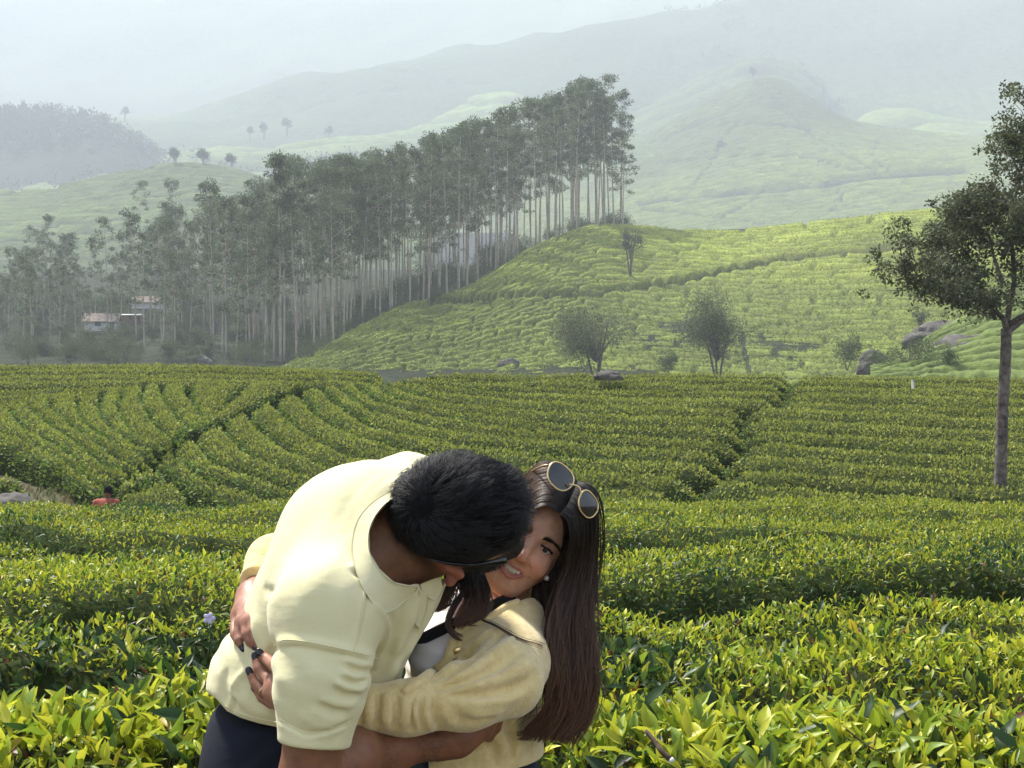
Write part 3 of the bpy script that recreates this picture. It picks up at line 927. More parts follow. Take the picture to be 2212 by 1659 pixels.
def cast(f, px, py, start=1.4, end=3.0):
    """first surface point of the shape along the ray through a picture position"""
    px = np.atleast_1d(np.asarray(px, float)); py = np.atleast_1d(np.asarray(py, float))
    d = np.full(px.shape, start)
    dirn = P(px, py, 1.0) - CAMP
    ln = np.linalg.norm(dirn, axis=1)
    for _ in range(60):
        v = f((CAMP + dirn * d[:, None]).astype(np.float32))
        d = np.minimum(d + np.maximum(v, -.01) / ln * .8, end)
    return CAMP + dirn * d[:, None]
def pp(p):
    d = np.maximum(p[:, 1], .2)
    return 1106 + p[:, 0] / d * FPX, 829.5 - (p[:, 2] - CAM_Z) / d * FPX
def inside2(px, py, poly):
    """signed picture-plane distance to a closed polygon, negative inside"""
    poly = np.asarray(poly, np.float64)
    best = np.full(px.shape, 1e9); ins = np.zeros(px.shape, bool)
    for a, b in zip(poly, np.roll(poly, -1, 0)):
        ab = b - a
        t = np.clip(((px - a[0]) * ab[0] + (py - a[1]) * ab[1]) / (ab @ ab + 1e-9), 0, 1)
        best = np.minimum(best, np.hypot(px - a[0] - t * ab[0], py - a[1] - t * ab[1]))
        c = ((a[1] > py) != (b[1] > py)) & (px < (b[0] - a[0]) * (py - a[1]) / (b[1] - a[1] + 1e-12) + a[0])
        ins ^= c
    return np.where(ins, -best, best)
def folds(f, traces):
    """turn traced creases (picture polylines) into 3-D curves lying on shape f: list of (pts, width, amp)"""
    out = []
    for poly, w, amp in traces:
        s = spline(poly, max(5, 3 * len(poly)))
        out.append((cast(f, s[:, 0], s[:, 1]).astype(np.float32), w, amp))
    return out
def near_only(f, c, r):
    """evaluate shape f only inside a ball; outside, the distance to the ball is a safe stand-in"""
    def g(p):
        b = ball(p, c, r)
        out = b + .06
        m = b < 0
        if m.any():
            out[m] = f(p[m])
        return out
    return g
def fold_field(p, fl):
    r = np.zeros(len(p), np.float32)
    if len(p) == 0: return r
    plo = p.min(0); phi = p.max(0)
    for pts, w, amp in fl:
        lo = pts.min(0) - w * 3.2; hi = pts.max(0) + w * 3.2
        if np.any(lo > phi) or np.any(hi < plo): continue
        m = np.all((p > lo) & (p < hi), 1)
        if m.any():
            q = p[m]
            best = np.full(len(q), 1e9, np.float32); tt = np.zeros(len(q), np.float32)
            n = len(pts) - 1
            for i in range(n):
                a, b = pts[i], pts[i + 1]; ab = b - a; L = ab @ ab + 1e-12
                t = np.clip((q - a) @ ab / L, 0, 1)
                d = np.sqrt(((q - a - t[:, None] * ab) ** 2).sum(1))
                u = d < best
                best[u] = d[u]; tt[u] = (i + t[u]) / n
            end = np.clip(np.minimum(tt, 1 - tt) / .22, 0.0, 1)
            r[m] += amp * np.exp(-(best / w) ** 1.5) * (0.15 + .85 * end)
    return r
def frame_rows(x, y, z):
    return np.array([x, y, z], np.float64)
def unit(v):
    v = np.asarray(v, float)
    return v / np.linalg.norm(v)

# skin, cloth and hair materials
def skin_mat(name, base, deep):
    m, nt, b, out = new_mat(name)
    at = nt.nodes.new('ShaderNodeAttribute'); at.attribute_name = 'Col'
    n = noise_tex(nt, 60, 4)
    mx = nt.nodes.new('ShaderNodeMix'); mx.data_type = 'RGBA'; mx.blend_type = 'MULTIPLY'; mx.inputs['Factor'].default_value = 1
    nt.links.new(at.outputs['Color'], mx.inputs['A'])
    nt.links.new(ramp(nt, n, [(0.25, (.78, .74, .74)), (0.75, (1.12, 1.10, 1.08))]), mx.inputs['B'])
    nt.links.new(mx.outputs['Result'], b.inputs['Base Color'])
    b.inputs['Roughness'].default_value = 0.48
    b.inputs['Specular IOR Level'].default_value = 0.35
    b.inputs['Subsurface Weight'].default_value = 0.18
    b.inputs['Subsurface Radius'].default_value = (1.0, 0.35, 0.2)
    b.inputs['Subsurface Scale'].default_value = 0.006
    bump(nt, b, noise_tex(nt, 260, 4, .65), .3, .0011)
    return m
def cloth_mat(name, c1, c2, weave=900, rough=0.85, bs=.25, bd=.0006, sheen=.2, nscale=12):
    m, nt, b, out = new_mat(name)
    n = noise_tex(nt, nscale, 5)
    nt.links.new(ramp(nt, n, [(0.3, c1), (0.7, c2)]), b.inputs['Base Color'])
    b.inputs['Roughness'].default_value = rough
    b.inputs['Specular IOR Level'].default_value = 0.2
    b.inputs['Sheen Weight'].default_value = sheen
    bb = bump(nt, b, noise_tex(nt, weave, 3, .7), bs, bd)
    tc = nt.nodes.new('ShaderNodeTexCoord'); mp = nt.nodes.new('ShaderNodeMapping'); mp.inputs['Scale'].default_value = (14, 14, 34); mp.inputs['Rotation'].default_value = (.3, .5, .2)
    nt.links.new(tc.outputs['Object'], mp.inputs['Vector'])
    b2 = nt.nodes.new('ShaderNodeBump'); b2.inputs['Strength'].default_value = .32; b2.inputs['Distance'].default_value = .007
    nt.links.new(noise_tex(nt, 1.0, 3, .5, vec=mp.outputs[0]), b2.inputs['Height']); nt.links.new(b2.outputs[0], bb.inputs['Normal'])
    return m
M['skin_m'] = skin_mat('tan_skin', None, None)
M['skin_w'] = skin_mat('warm_skin', None, None)
M['polo'] = cloth_mat('pale_yellow_jersey', (0.70, 0.645, 0.37), (0.76, 0.70, 0.42), 700, .85, .2, .0005)
M['knit'] = cloth_mat('yellow_knit', (0.66, 0.50, 0.21), (0.80, 0.64, 0.31), 260, .95, .9, .0022, .5, 70)
M['white_top'] = cloth_mat('white_cotton', (0.74, 0.70, 0.70), (0.80, 0.76, 0.76), 500, .85, .2, .0006)
M['navy'] = cloth_mat('navy_cotton', (0.008, 0.010, 0.020), (0.014, 0.016, 0.026), 500, .9, .3, .0008, 0.0)
M['denim'] = cloth_mat('dark_denim', (0.010, 0.014, 0.026), (0.025, 0.034, 0.055), 400, .9, .4, .0008, 0.0)
def hair_mat(name, c0, c1, rough=.38):
    m, nt, b, out = new_mat(name)
    hi = nt.nodes.new('ShaderNodeHairInfo')
    mx = nt.nodes.new('ShaderNodeMix'); mx.data_type = 'RGBA'; mx.blend_type = 'MULTIPLY'; mx.inputs['Factor'].default_value = 1
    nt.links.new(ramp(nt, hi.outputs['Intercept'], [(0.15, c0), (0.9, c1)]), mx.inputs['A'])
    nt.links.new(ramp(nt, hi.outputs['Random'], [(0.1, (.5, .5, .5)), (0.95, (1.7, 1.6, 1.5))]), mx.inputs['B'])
    nt.links.new(mx.outputs['Result'], b.inputs['Base Color'])
    b.inputs['Roughness'].default_value = rough
    b.inputs['Specular IOR Level'].default_value = 0.45
    return m
M['hair_m'] = hair_mat('black_hair', (0.006, 0.006, 0.008), (0.009, 0.009, 0.011), .50)
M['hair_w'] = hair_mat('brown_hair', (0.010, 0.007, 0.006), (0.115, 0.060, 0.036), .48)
M['hair_base_m'] = simple_mat('black_hair_base', (0.004, 0.004, 0.005), (0.007, 0.007, 0.008), 120, .9, .5, .002, spec=.1)
M['hair_base_w'] = simple_mat('brown_hair_base', (0.010, 0.006, 0.005), (0.026, 0.014, 0.009), 90, .7, .5, .002)
def flat_mat(name, c, rough=.4, metal=0.0, spec=.5):
    m, nt, b, out = new_mat(name)
    b.inputs['Base Color'].default_value = tuple(c) + (1,)
    b.inputs['Roughness'].default_value = rough; b.inputs['Metallic'].default_value = metal
    b.inputs['Specular IOR Level'].default_value = spec
    return m
M['gold'] = flat_mat('gold_metal', (0.83, 0.62, 0.30), .28, 1.0)
M['lens'] = flat_mat('dark_lens', (0.008, 0.009, 0.010), .05, 0.0, .9)
M['black_plastic'] = flat_mat('black_plastic', (0.006, 0.006, 0.007), .18)
M['strap'] = cloth_mat('black_webbing', (0.006, 0.006, 0.008), (0.012, 0.012, 0.014), 900, .8, .4, .0008)
M['nail'] = flat_mat('dark_nail_polish', (0.010, 0.006, 0.010), .15)
M['eye_white'] = flat_mat('eye_white', (0.62, 0.58, 0.55), .15)
M['iris'] = flat_mat('brown_iris', (0.012, 0.006, 0.004), .08)
M['tooth'] = flat_mat('tooth_enamel', (0.74, 0.70, 0.62), .25)
M['lash'] = flat_mat('lash_black', (0.006, 0.004, 0.004), .6)
M['crystal'] = flat_mat('crystal_stone', (0.45, 0.42, 0.38), .2, .6)

def hair_obj(name, strands, r0, r1, mat, parent):
    """strands: (S, n, 3)"""
    S, n, _ = strands.shape
    hc = bpy.data.hair_curves.new(name)
    hc.add_curves([n] * S)
    hc.points.foreach_set('position', np.ascontiguousarray(strands, np.float32).ravel())
    rr = np.linspace(r0, r1, n)[None] * (0.7 + .6 * rng.random((S, 1)))
    hc.points.foreach_set('radius', np.ascontiguousarray(rr, np.float32).ravel())
    hc.materials.append(mat)
    o = bpy.data.objects.new(name, hc)
    COL.objects.link(o); o.parent = parent
    return o
# ------------------------------------------------------------------ the man in the pale yellow polo shirt
def pt(px, py, d):
    return P(px, py, d).astype(np.float32)
mn = dict(
    hip=pt(640, 1600, 2.30), waist=pt(655, 1480, 2.27), ribs=pt(741, 1335, 2.23), chest=pt(787, 1196, 2.21),
    fsh=pt(880, 1085, 2.34), nsh=pt(706, 1330, 2.01), neck=pt(846, 1172, 2.20))
m_el = pt(668, 1676, 1.97); m_wr = pt(945, 1603, 2.20); m_hand = pt(1035, 1566, 2.235)
# head frame: F to the front of the face, U to the crown, R to his right ear
mU = unit((-0.08, -0.93, 0.36)); mF = unit((0.97, 0.10, -0.06)); mF = unit(mF - mU * mF.dot(mU)); mR = np.cross(mF, mU)
mC = P(996, 1106, 2.135)
MFR = frame_rows(mF, mU, mR)
def ml(f, u, r):
    return (mC + mF * f + mU * u + mR * r).astype(np.float32)
def man_torso(p, infl=0.0):
    d = chain(p, [mn['hip'], mn['waist'], mn['ribs'], mn['chest']], [.140 + infl, .130 + infl, .139 + infl, .134 + infl], .045)
    d = smin(d, rcone(p, mn['nsh'], mn['chest'], .076 + infl, .118 + infl), .05)
    d = smin(d, rcone(p, mn['chest'], mn['fsh'], .115 + infl, .080 + infl), .05)
    return d
def man_hand(p):
    # his right hand laid on her waist, fingers reaching round behind her
    d = chain(p, [m_wr, pt(985, 1592, 2.215), m_hand], [.0265, .030, .027], .02)
    kn = [pt(1040, 1548, 2.25), pt(1046, 1558, 2.243), pt(1046, 1570, 2.245), pt(1038, 1582, 2.25)]
    for k, (q, dx, dy, L) in enumerate(zip(kn, (36, 40, 36, 28), (-6, -2, 4, 9), (.075, .083, .077, .06))):
        m1 = pt(1106 + (q[0] / q[1] * FPX) + dx * .62, 829.5 - (q[2] - CAM_Z) / q[1] * FPX + dy, q[1] + .028)
        m2 = pt(1106 + (q[0] / q[1] * FPX) + dx * .85, 829.5 - (q[2] - CAM_Z) / q[1] * FPX + dy * 1.4, q[1] + .062)
        d = smin(d, chain(p, [pt(1000, 1575 + k * 6, 2.225), q, m1, m2], [.010, .0098, .0088, .0072], .004), .010)
    d = smin(d, chain(p, [pt(985, 1575, 2.21), pt(1022, 1552, 2.215), pt(1056, 1546, 2.235), pt(1070, 1549, 2.262)], [.016, .0115, .010, .0075], .006), .016)
    return d
def man_ear(p):
    c = ml(-.012, -.035, .077)
    ax = unit(mF * .15 - mR * .35 + mU * .80); nrm = unit(mR * .9 - mF * .45); third = np.cross(ax, nrm)
    e = ell(p, c + nrm * .008, frame_rows(ax, nrm, third), (.032, .0105, .019))
    e = smax(e, -ell(p, c + nrm * .020 + third * .002, frame_rows(ax, nrm, third), (.021, .010, .011)), .005)
    return smin(e, ball(p, c - ax * .028 + nrm * .010, .0085), .012)
def man_skull(p):
    d = ell(p, ml(-.005, 0, 0), MFR, (.098, .098, .077))
    d = smin(d, ell(p, ml(.026, -.075, 0), MFR, (.058, .072, .058)), .04)          # face
    d = smin(d, rcone(p, ml(-.01, -.085, .052), ml(.065, -.145, .018), .018, .02), .04)   # jaw
    d = smin(d, rcone(p, ml(-.01, -.085, -.052), ml(.065, -.145, -.018), .018, .02), .04)
    d = smin(d, rcone(p, ml(.080, -.035, 0), ml(.100, -.080, 0), .009, .013), .012)   # nose
    d = smin(d, rcone(p, ml(.074, -.015, -.03), ml(.074, -.015, .03), .013, .013), .02)
    return d
man_skull_n = near_only(man_skull, mC + mF * .02 - mU * .045, .215); man_ear_n = near_only(man_ear, ml(-.012, -.035, .085), .11); man_hand_n = near_only(man_hand, pt(1000, 1580, 2.225), .22)
def man_skin(p):
    d = man_torso(p, -.052)
    d = smin(d, chain(p, [mn['neck'], pt(893, 1172, 2.185), ml(-.045, -.055, 0)], [.070, .062, .060], .03), .045)
    d = smin(d, man_skull_n(p), .025)
    d = smin(d, man_ear_n(p), .006)
    d = smin(d, chain(p, [mn['nsh'], pt(690, 1480, 1.965), m_el], [.055, .047, .042], .03), .04)
    arm = chain(p, [m_el, pt(745, 1637, 2.03), pt(840, 1616, 2.12), m_wr], [.043, .0435, .034, .0262], .03)
    d = smin(d, arm, .012)
    return smin(d, man_hand_n(p), .016)
# his far (left) arm reaches behind her back
    
SLV = [mn['nsh'] + np.array([0, 0, .005], np.float32), pt(694, 1470, 1.965), pt(680, 1590, 1.955)]
def shirt_raw(p):
    d = man_torso(p, .006)
    # loose cloth at the waist and the back
    d = smin(d, ell(p, pt(548, 1475, 2.27), np.eye(3), (.055, .08, .055)), .06)
    d = smin(d, rcone(p, pt(893, 1280, 2.20), pt(838, 1405, 2.22), .040, .040), .03)        # shirt front hanging from the bent chest
    d = smin(d, rcone(p, pt(840, 1410, 2.22), pt(785, 1520, 2.24), .040, .06), .05)
    slv = chain(p, SLV, [.082, .0630, .0540], .03)
    d = smin(d, slv, .018)
    return d
SHIRT_FOLDS = folds(shirt_raw, [
    # sleeve seam and armhole
    ([(592, 1398), (610, 1385), (660, 1388), (720, 1400), (780, 1414), (818, 1425)], 0.0055, 0.0111),
    ([(598, 1402), (640, 1396), (700, 1406), (760, 1418), (805, 1432)], 0.0034, -0.0092),
    ([(790, 1246), (785, 1300), (775, 1360), (764, 1404)], 0.0038, 0.0050),
    ([(797, 1250), (792, 1300), (782, 1360), (772, 1404)], 0.0026, -0.0046),
    ([(582, 1415), (590, 1400), (600, 1396)], 0.0059, -0.0138),
    # sleeve creases
    ([(745, 1425), (775, 1436), (808, 1436)], 0.0051, 0.0103), ([(740, 1436), (775, 1449), (806, 1449)], 0.0043, -0.0115),
    ([(738, 1452), (765, 1463), (795, 1460)], 0.0051, 0.0103), ([(735, 1463), (765, 1474), (792, 1470)], 0.0043, -0.0115),
    ([(722, 1472), (745, 1487), (775, 1490), (792, 1475)], 0.0055, 0.0126), ([(718, 1482), (745, 1499), (778, 1500)], 0.0051, -0.0126),
    ([(690, 1508), (715, 1520), (745, 1524), (772, 1515)], 0.0055, 0.0080), ([(690, 1518), (718, 1531), (750, 1535)], 0.0051, -0.0080),
    ([(668, 1528), (690, 1545), (720, 1556), (755, 1552)], 0.0064, 0.0065), ([(640, 1545), (690, 1566), (735, 1570)], 0.0076, 0.0046),
    ([(603, 1557), (640, 1578), (665, 1588), (710, 1578), (757, 1560)], 0.0034, -0.0088),
    ([(602, 1563), (640, 1584), (665, 1594), (710, 1585), (757, 1567)], 0.0030, 0.0050),
    # armpit and front drapery
    ([(800, 1300), (830, 1325), (838, 1365), (825, 1400), (812, 1425)], 0.0059, 0.0138), ([(812, 1305), (845, 1335), (852, 1375), (838, 1420), (820, 1450)], 0.0059, -0.0171),
    ([(905, 1290), (885, 1345), (860, 1395), (835, 1440)], 0.0085, 0.0115), ([(925, 1300), (905, 1350), (880, 1400), (850, 1440)], 0.0068, -0.0115),
    ([(940, 1300), (925, 1345), (900, 1390), (865, 1430)], 0.0068, 0.0115), ([(870, 1300), (862, 1350), (845, 1390)], 0.0068, -0.0092),
    ([(800, 1490), (830, 1478), (850, 1455), (862, 1430)], 0.0068, 0.0138), ([(800, 1502), (835, 1490), (858, 1468)], 0.0051, -0.0138),
    # back and side drapery
    ([(900, 1000), (830, 1040), (770, 1110), (735, 1180)], 0.0085, -0.0020), ([(870, 1020), (800, 1075), (755, 1140)], 0.0102, 0.0023),
    ([(845, 1060), (790, 1110), (770, 1160), (765, 1200)], 0.0068, 0.0018), ([(850, 1000), (780, 1050), (720, 1140)], 0.0102, -0.0017),
    ([(760, 1235), (782, 1245), (800, 1250)], 0.0051, -0.0069), ([(752, 1225), (775, 1222), (795, 1232)], 0.0051, 0.0058),
    ([(568, 1268), (580, 1278), (596, 1270)], 0.0059, -0.0068), 
    ([(548, 1330), (556, 1370), (572, 1405), (590, 1432)], 0.0102, 0.0115), ([(536, 1340), (545, 1385), (565, 1425), (595, 1455)], 0.0076, -0.0092),
    ([(540, 1442), (515, 1465), (499, 1492)], 0.0051, 0.0069), ([(499, 1492), (510, 1507), (540, 1530), (560, 1545)], 0.0051, 0.0069),
    ([(510, 1507), (505, 1525), (497, 1545)], 0.0043, -0.0092), ([(520, 1500), (550, 1530), (590, 1548)], 0.0102, 0.0069),
    ([(490, 1440), (482, 1490), (490, 1525)], 0.0102, -0.0069), ([(560, 1440), (575, 1500), (590, 1550)], 0.0119, 0.0069),
])
HEM = [(440, 1490), (470, 1512), (490, 1536), (520, 1551), (560, 1563), (600, 1571), (700, 1585), (1000, 1590)]
SLV_AX = unit(SLV[2] - SLV[1])
def shirt_f(p):
    d = shirt_raw(p)
    d = d - fold_field(p, SHIRT_FOLDS) - .0012 * (np.sin(p[:, 0] * 95 + p[:, 2] * 40 + 6 * np.sin(p[:, 2] * 17)) * np.sin(p[:, 2] * 31 - p[:, 0] * 22)).astype(np.float32)
    px, py = pp(p)
    hem = np.array(HEM, float)
    torso_only = man_torso(p, .03) < rcone(p, SLV[1], SLV[2], .062, .062)
    hy = np.interp(px, hem[:, 0], hem[:, 1])
    cut = (py - hy) * .00072
    XR = np.array([(1180, 1100), (1235, 985), (1270, 962), (1300, 951), (1345, 927), (1380, 906), (1425, 881), (1450, 870), (1480, 864), (1510, 862), (1600, 860)], float)
    d = smax(d, np.where(torso_only, (px - np.interp(py, XR[:, 0], XR[:, 1])) * .00075, -1).astype(np.float32), .016)
    # the sleeve opening
    q = p - SLV[2]
    s_cut = (q @ SLV_AX.astype(np.float32)) - .012 + .05 * (q[:, 0])*0
    near_slv = rcone(p, SLV[1], SLV[2] + SLV_AX * .1, .075, .075) < .0
    c = np.where(near_slv, s_cut, cut)
    d = smax(d, c.astype(np.float32), .004)
    # neck opening
    nin = inside2(px, py, [(900, 1062), (843, 1081), (812, 1114), (798, 1148), (799, 1193), (820, 1229), (851, 1257), (885, 1264), (930, 1250), (990, 1250), (1010, 1100)])
    d = smax(d, np.where(p[:, 1] < 2.30, -nin * .00072, -1).astype(np.float32), .004)
    d = smax(d, -chain(p, [pt(836, 1176, 2.20), pt(893, 1172, 2.185), pt(960, 1150, 2.12)], [.064, .070, .09], .02), .006)
    return d

person1 = empty('person', pt(640, 1600, 2.30) * np.array([1, 1, 0]))
tag(person1, 'man in a pale yellow polo shirt bending to nuzzle the smiling woman', 'person')
def add_sdf(name, f, lo, hi, h, mat, parent, col=None, rl=1):
    v, q = sdf_mesh(f, lo, hi, h)
    if rl:
        v = relax(v, q, rl, .4)
    c = col(v) if col else None
    base = np.array(parent.location) if parent is not None else np.zeros(3)
    o = mesh_obj(name, v - base, q, mat, parent, col=c)
    if len(q) > 60000:                      # thin the flat areas
        md = o.modifiers.new('thin', 'DECIMATE'); md.ratio = .45
        me2 = bpy.data.meshes.new_from_object(o.evaluated_get(bpy.context.evaluated_depsgraph_get()))
        o.modifiers.clear(); old = o.data; o.data = me2; bpy.data.meshes.remove(old)
        me2.polygons.foreach_set('use_smooth', np.ones(len(me2.polygons), bool))
    STAT[name] = (len(o.data.polygons), round(time.time() - T0, 1))
    return o
LO = np.array([-.52, 1.80, .80]); HI = np.array([.02, 2.50, 1.52])
def man_col(v):
    p = v.astype(np.float32)
    c = np.tile(np.array([0.245, 0.118, 0.066]), (len(v), 1))
    n = noise3(v, 40, 3)[:, None]
    c = c * (0.9 + .2 * n)
    ear = np.clip(1 - man_ear(p) / .006, 0, 1)[:, None]
    c = c * (1 - ear * .9) + np.array([0.42, 0.15, 0.10]) * ear * .9
    q = (v - mC) @ MFR.T
    # close-cropped stubble: nape fade, sideburn and beard
    side = np.abs(q[:, 2])
    beard = smooth01((-.045 - q[:, 1]) / .02) * smooth01((q[:, 0] + .012) / .02) * smooth01((side - .0) / .02)
    beard *= (0.75 + .5 * noise3(v, 300, 8))
    nape = smooth01((.125 - np.linalg.norm(q * [1, .9, 1.2], axis=1)) / .02) * smooth01((-q[:, 0] - .03) / .03) * .75
    b = (np.clip(np.maximum(beard, nape), 0, 1) * (np.linalg.norm(q, axis=1) < .19))[:, None]
    b = b * (ear < .3)
    c = c * (1 - b) + np.array([0.012, 0.011, 0.011]) * b
    fore = smooth01((p[:, 2] * 0 + 1.05 - v[:, 2]) / .06)[:, None]
    c = c * (1 + fore * np.array([.02, -.08, -.12]))
    return c
body1 = add_sdf('body', man_skin, [-.36, 1.88, .90], [.02, 2.44, 1.50], .0031, M['skin_m'], person1, man_col)
shirt = add_sdf('polo_shirt', shirt_f, [-.52, 1.84, .94], [-.05, 2.50, 1.50], .0030, M['polo'], person1)

# trousers down to the ground
def trousers_f(p):
    d = chain(p, [pt(640, 1545, 2.29), mn['hip'], pt(640, 1680, 2.30)], [.128, .140, .150], .04)
    d = smin(d, chain(p, [pt(590, 1690, 2.24), np.array([-.40, 2.20, .50], 'f'), np.array([-.42, 2.28, .06], 'f')], [.105, .075, .062], .04), .06)
    d = smin(d, chain(p, [pt(700, 1690, 2.37), np.array([-.28, 2.40, .50], 'f'), np.array([-.27, 2.46, .06], 'f')], [.105, .075, .062], .04), .06)
    d = d - .0022 * (np.sin(p[:, 2] * 130 + 5 * np.sin(p[:, 0] * 24) + 3 * np.sin(p[:, 1] * 30)) * (0.4 + .6 * np.sin(p[:, 0] * 19 + p[:, 2] * 9))).astype(np.float32)
    d = smax(d, p[:, 2] - (P(600, 1556, 2.2)[2]), .006)
    return smax(d, .05 - p[:, 2], .01)
add_sdf('trousers', trousers_f, [-.56, 2.05, .03], [-.1, 2.62, 1.04], .008, M['navy'], person1)
for k, (x, y) in enumerate(((-.42, 2.28), (-.27, 2.46))):
    def shoe_f(p):
        d = rcone(p, (x - .04, y, .045), (x + .15, y - .03, .035), .045, .036)
        return smax(d, -p[:, 2] + .004, .01)
    add_sdf('shoe', shoe_f, [x - .12, y - .1, -.01], [x + .22, y + .08, .12], .006, M['black_plastic'], person1)

# collar: a folded leaf round the neck
def collar_leaf(inner, outer, shape, n=40, m=7, rise=.012, th=.0028, bulge=.006):
    I = spline(inner, n); O = spline(outer, n)
    rows = []
    for t in np.linspace(0, 1, m):
        q = I * (1 - t) + O * t
        w = cast(shape, q[:, 0], q[:, 1])
        rows.append(w)
    g = np.stack(rows, 1)                                  # (n, m, 3)
    view = norm(CAMP - g)
    lift = (rise * (1 - np.linspace(0, 1, m)) ** 1.5 + bulge)[None, :, None]
    g = g + view * lift
    # smooth the depth so the leaf is one clean surface
    for _ in range(6):
        g[1:-1] = .25 * g[:-2] + .5 * g[1:-1] + .25 * g[2:]
        g[:, 1:-1] = .25 * g[:, :-2] + .5 * g[:, 1:-1] + .25 * g[:, 2:]
    back = g - view * th
    v = np.concatenate([g.reshape(-1, 3), back.reshape(-1, 3)])
    f = grid_faces(n, m); N = n * m
    fs = [f, f[:, ::-1] + N]
    rim = np.concatenate([np.arange(m), np.arange(1, n) * m + m - 1, (n - 1) * m + np.arange(m - 2, -1, -1), np.arange(n - 2, 0, -1) * m])
    r2 = np.roll(rim, -1)
    fs.append(np.stack([r2, rim, rim + N, r2 + N], -1))
    return v, np.vstack(fs)
def shirt_neck(p):
    return np.minimum(shirt_raw(p), chain(p, [mn['neck'], pt(893, 1172, 2.185), ml(-.045, -.055, 0)], [.074, .066, .062], .03))
base1 = np.array(person1.location)
v, f = collar_leaf([(890, 1066), (843, 1079), (811, 1112), (796, 1148), (797, 1193), (818, 1231), (850, 1259), (880, 1266), (903, 1268)],
                   [(884, 1048), (838, 1064), (798, 1090), (769, 1128), (760, 1180), (766, 1228), (790, 1281), (833, 1328), (899, 1277)], shirt_neck, 56, 9)
mesh_obj('collar', v - base1, f, M['polo'], person1)
v, f = collar_leaf([(908, 1262), (922, 1256), (938, 1250), (952, 1246)], [(912, 1276), (926, 1292), (944, 1296), (957, 1272)], shirt_raw, 24, 6, rise=.003, bulge=.003)
mesh_obj('collar', v - base1, f, M['polo'], person1)
# placket under the collar opening
v, f = collar_leaf([(905, 1275), (908, 1310), (898, 1350)], [(925, 1278), (922, 1316), (908, 1358)], shirt_raw, 24, 5, rise=.001, bulge=.003)
mesh_obj('placket', v - base1, f, M['polo'], person1)

# --- his hair: a cropped cap thickening to a tousled top
def hairline(q):
    """>0 where hair grows; q in head frame (front, up, right)"""
    f, u, r = q[:, 0], q[:, 1], np.abs(q[:, 2])
    low = np.interp(f, [-.10, -.06, -.02, .02, .05, .075, .095], [-.045, -.048, -.028, -.012, .005, .028, .045])
    return u - low
def hair_thick(q):
    return (0.003 + .007 * smooth01((q[:, 1] + .01) / .07) + .010 * smooth01((q[:, 0] - .02) / .07) * smooth01((q[:, 1] + .0) / .05))
def cap_f(p):
    q = (p - mC) @ MFR.T
    d = ell(p, ml(-.005, 0, 0), MFR, (.099, .099, .078)) - hair_thick(q).astype(np.float32)
    n = fbm(p, 55, 4, 3) - .5
    d = d - (n * .012 * smooth01((q[:, 1] + .02) / .08)).astype(np.float32)
    return smax(d, -hairline(q).astype(np.float32) * .9, .006)
cap = add_sdf('hair', cap_f, [-.26, 1.93, 1.20], [.09, 2.32, 1.52], .003, M['hair_base_m'], person1)
S = 34000
th = rng.random(S) * 2 * np.pi; cu = 1 - rng.random(S) * 1.55
sr = np.sqrt(np.clip(1 - cu ** 2, 0, 1))
q0 = np.stack([np.cos(th) * sr * .099 - .005, cu * .099, np.sin(th) * sr * .078], -1)
q0 = q0[hairline(q0) > -.004 + .006 * rng.random(S)]
S = len(q0)
cell = np.floor(q0 / .007 + .5) * .007 + .002 * np.sin(q0[:, ::-1] * 900)
nq = norm(q0 / np.array([.099, .099, .078]) ** 2)
# growth swirls round a whorl near the back of the crown and falls forward over the brow
wh = np.array([-.045, .085, .015])
tanv = q0 - wh; tanv -= nq * (tanv * nq).sum(1)[:, None]; tanv = norm(tanv)
swirl = np.cross(nq, tanv)
cv = np.array([1.0, -.1, .25])[None] + smooth01((q0[:, 0] - .03) / .05)[:, None] * np.array([-.55, -.9, .1])
comb = cv - nq * (cv * nq).sum(1)[:, None]
mixw = smooth01((q0[:, 0] + .02) / .08)[:, None]
cl = (fbm(cell, 38, 14, 2)[:, None] - .5)
cl2 = (fbm(cell + 3.3, 60, 15, 2)[:, None] - .5)
flow = norm(tanv * .8 + swirl * (.5 + 2.2 * cl) + comb * mixw * .9 + np.cross(nq, tanv) * cl2 * 2.0)
ln = (0.006 + .030 * smooth01((q0[:, 1] + .005) / .07) + .014 * smooth01((q0[:, 0] - .03) / .05) * (q0[:, 1] > -.01)) * (0.7 + .6 * rng.random(S))
n = 9
st = np.zeros((S, n, 3)); pos = q0 + nq * .001; dirn = norm(nq * (.9) + flow * .8)
curlax = norm(rng.standard_normal((S, 3)) * .4 + np.cross(nq, flow))
cph = fbm(cell, 90, 21, 1) * 20 + rng.random(S) * 1.2
for k in range(n):
    st[:, k] = pos
    tt = k / (n - 1)
    wob = np.stack([np.sin(cph + tt * 5 + 40 * q0[:, 0]), np.cos(cph * 1.3 + tt * 4), np.sin(cph * .7 + tt * 6)], -1) * .25
    dirn = norm(norm(nq * (0.55 - 0.95 * tt) + flow * (0.85 + .5 * tt)) + wob * (0.4 + .6 * smooth01((q0[:, 1] + .0) / .06)[:, None]))
    pos = pos + dirn * (ln / (n - 1))[:, None]
    # keep off the scalp
    rr = np.linalg.norm(pos / np.array([.100, .100, .079]), axis=1)
    mlt = np.maximum(1, (1.0 + .03 + .10 * smooth01((pos[:, 1] + .02) / .08)*min(1, tt*2.0) * .8) / rr)
    pos = np.where((rr < 1.03)[:, None], pos * np.minimum(mlt, 1.04)[:, None], pos)
wst = mC + st @ MFR
hair_obj('hair_strands', wst - base1, .00034, .00014, M['hair_m'], cap)
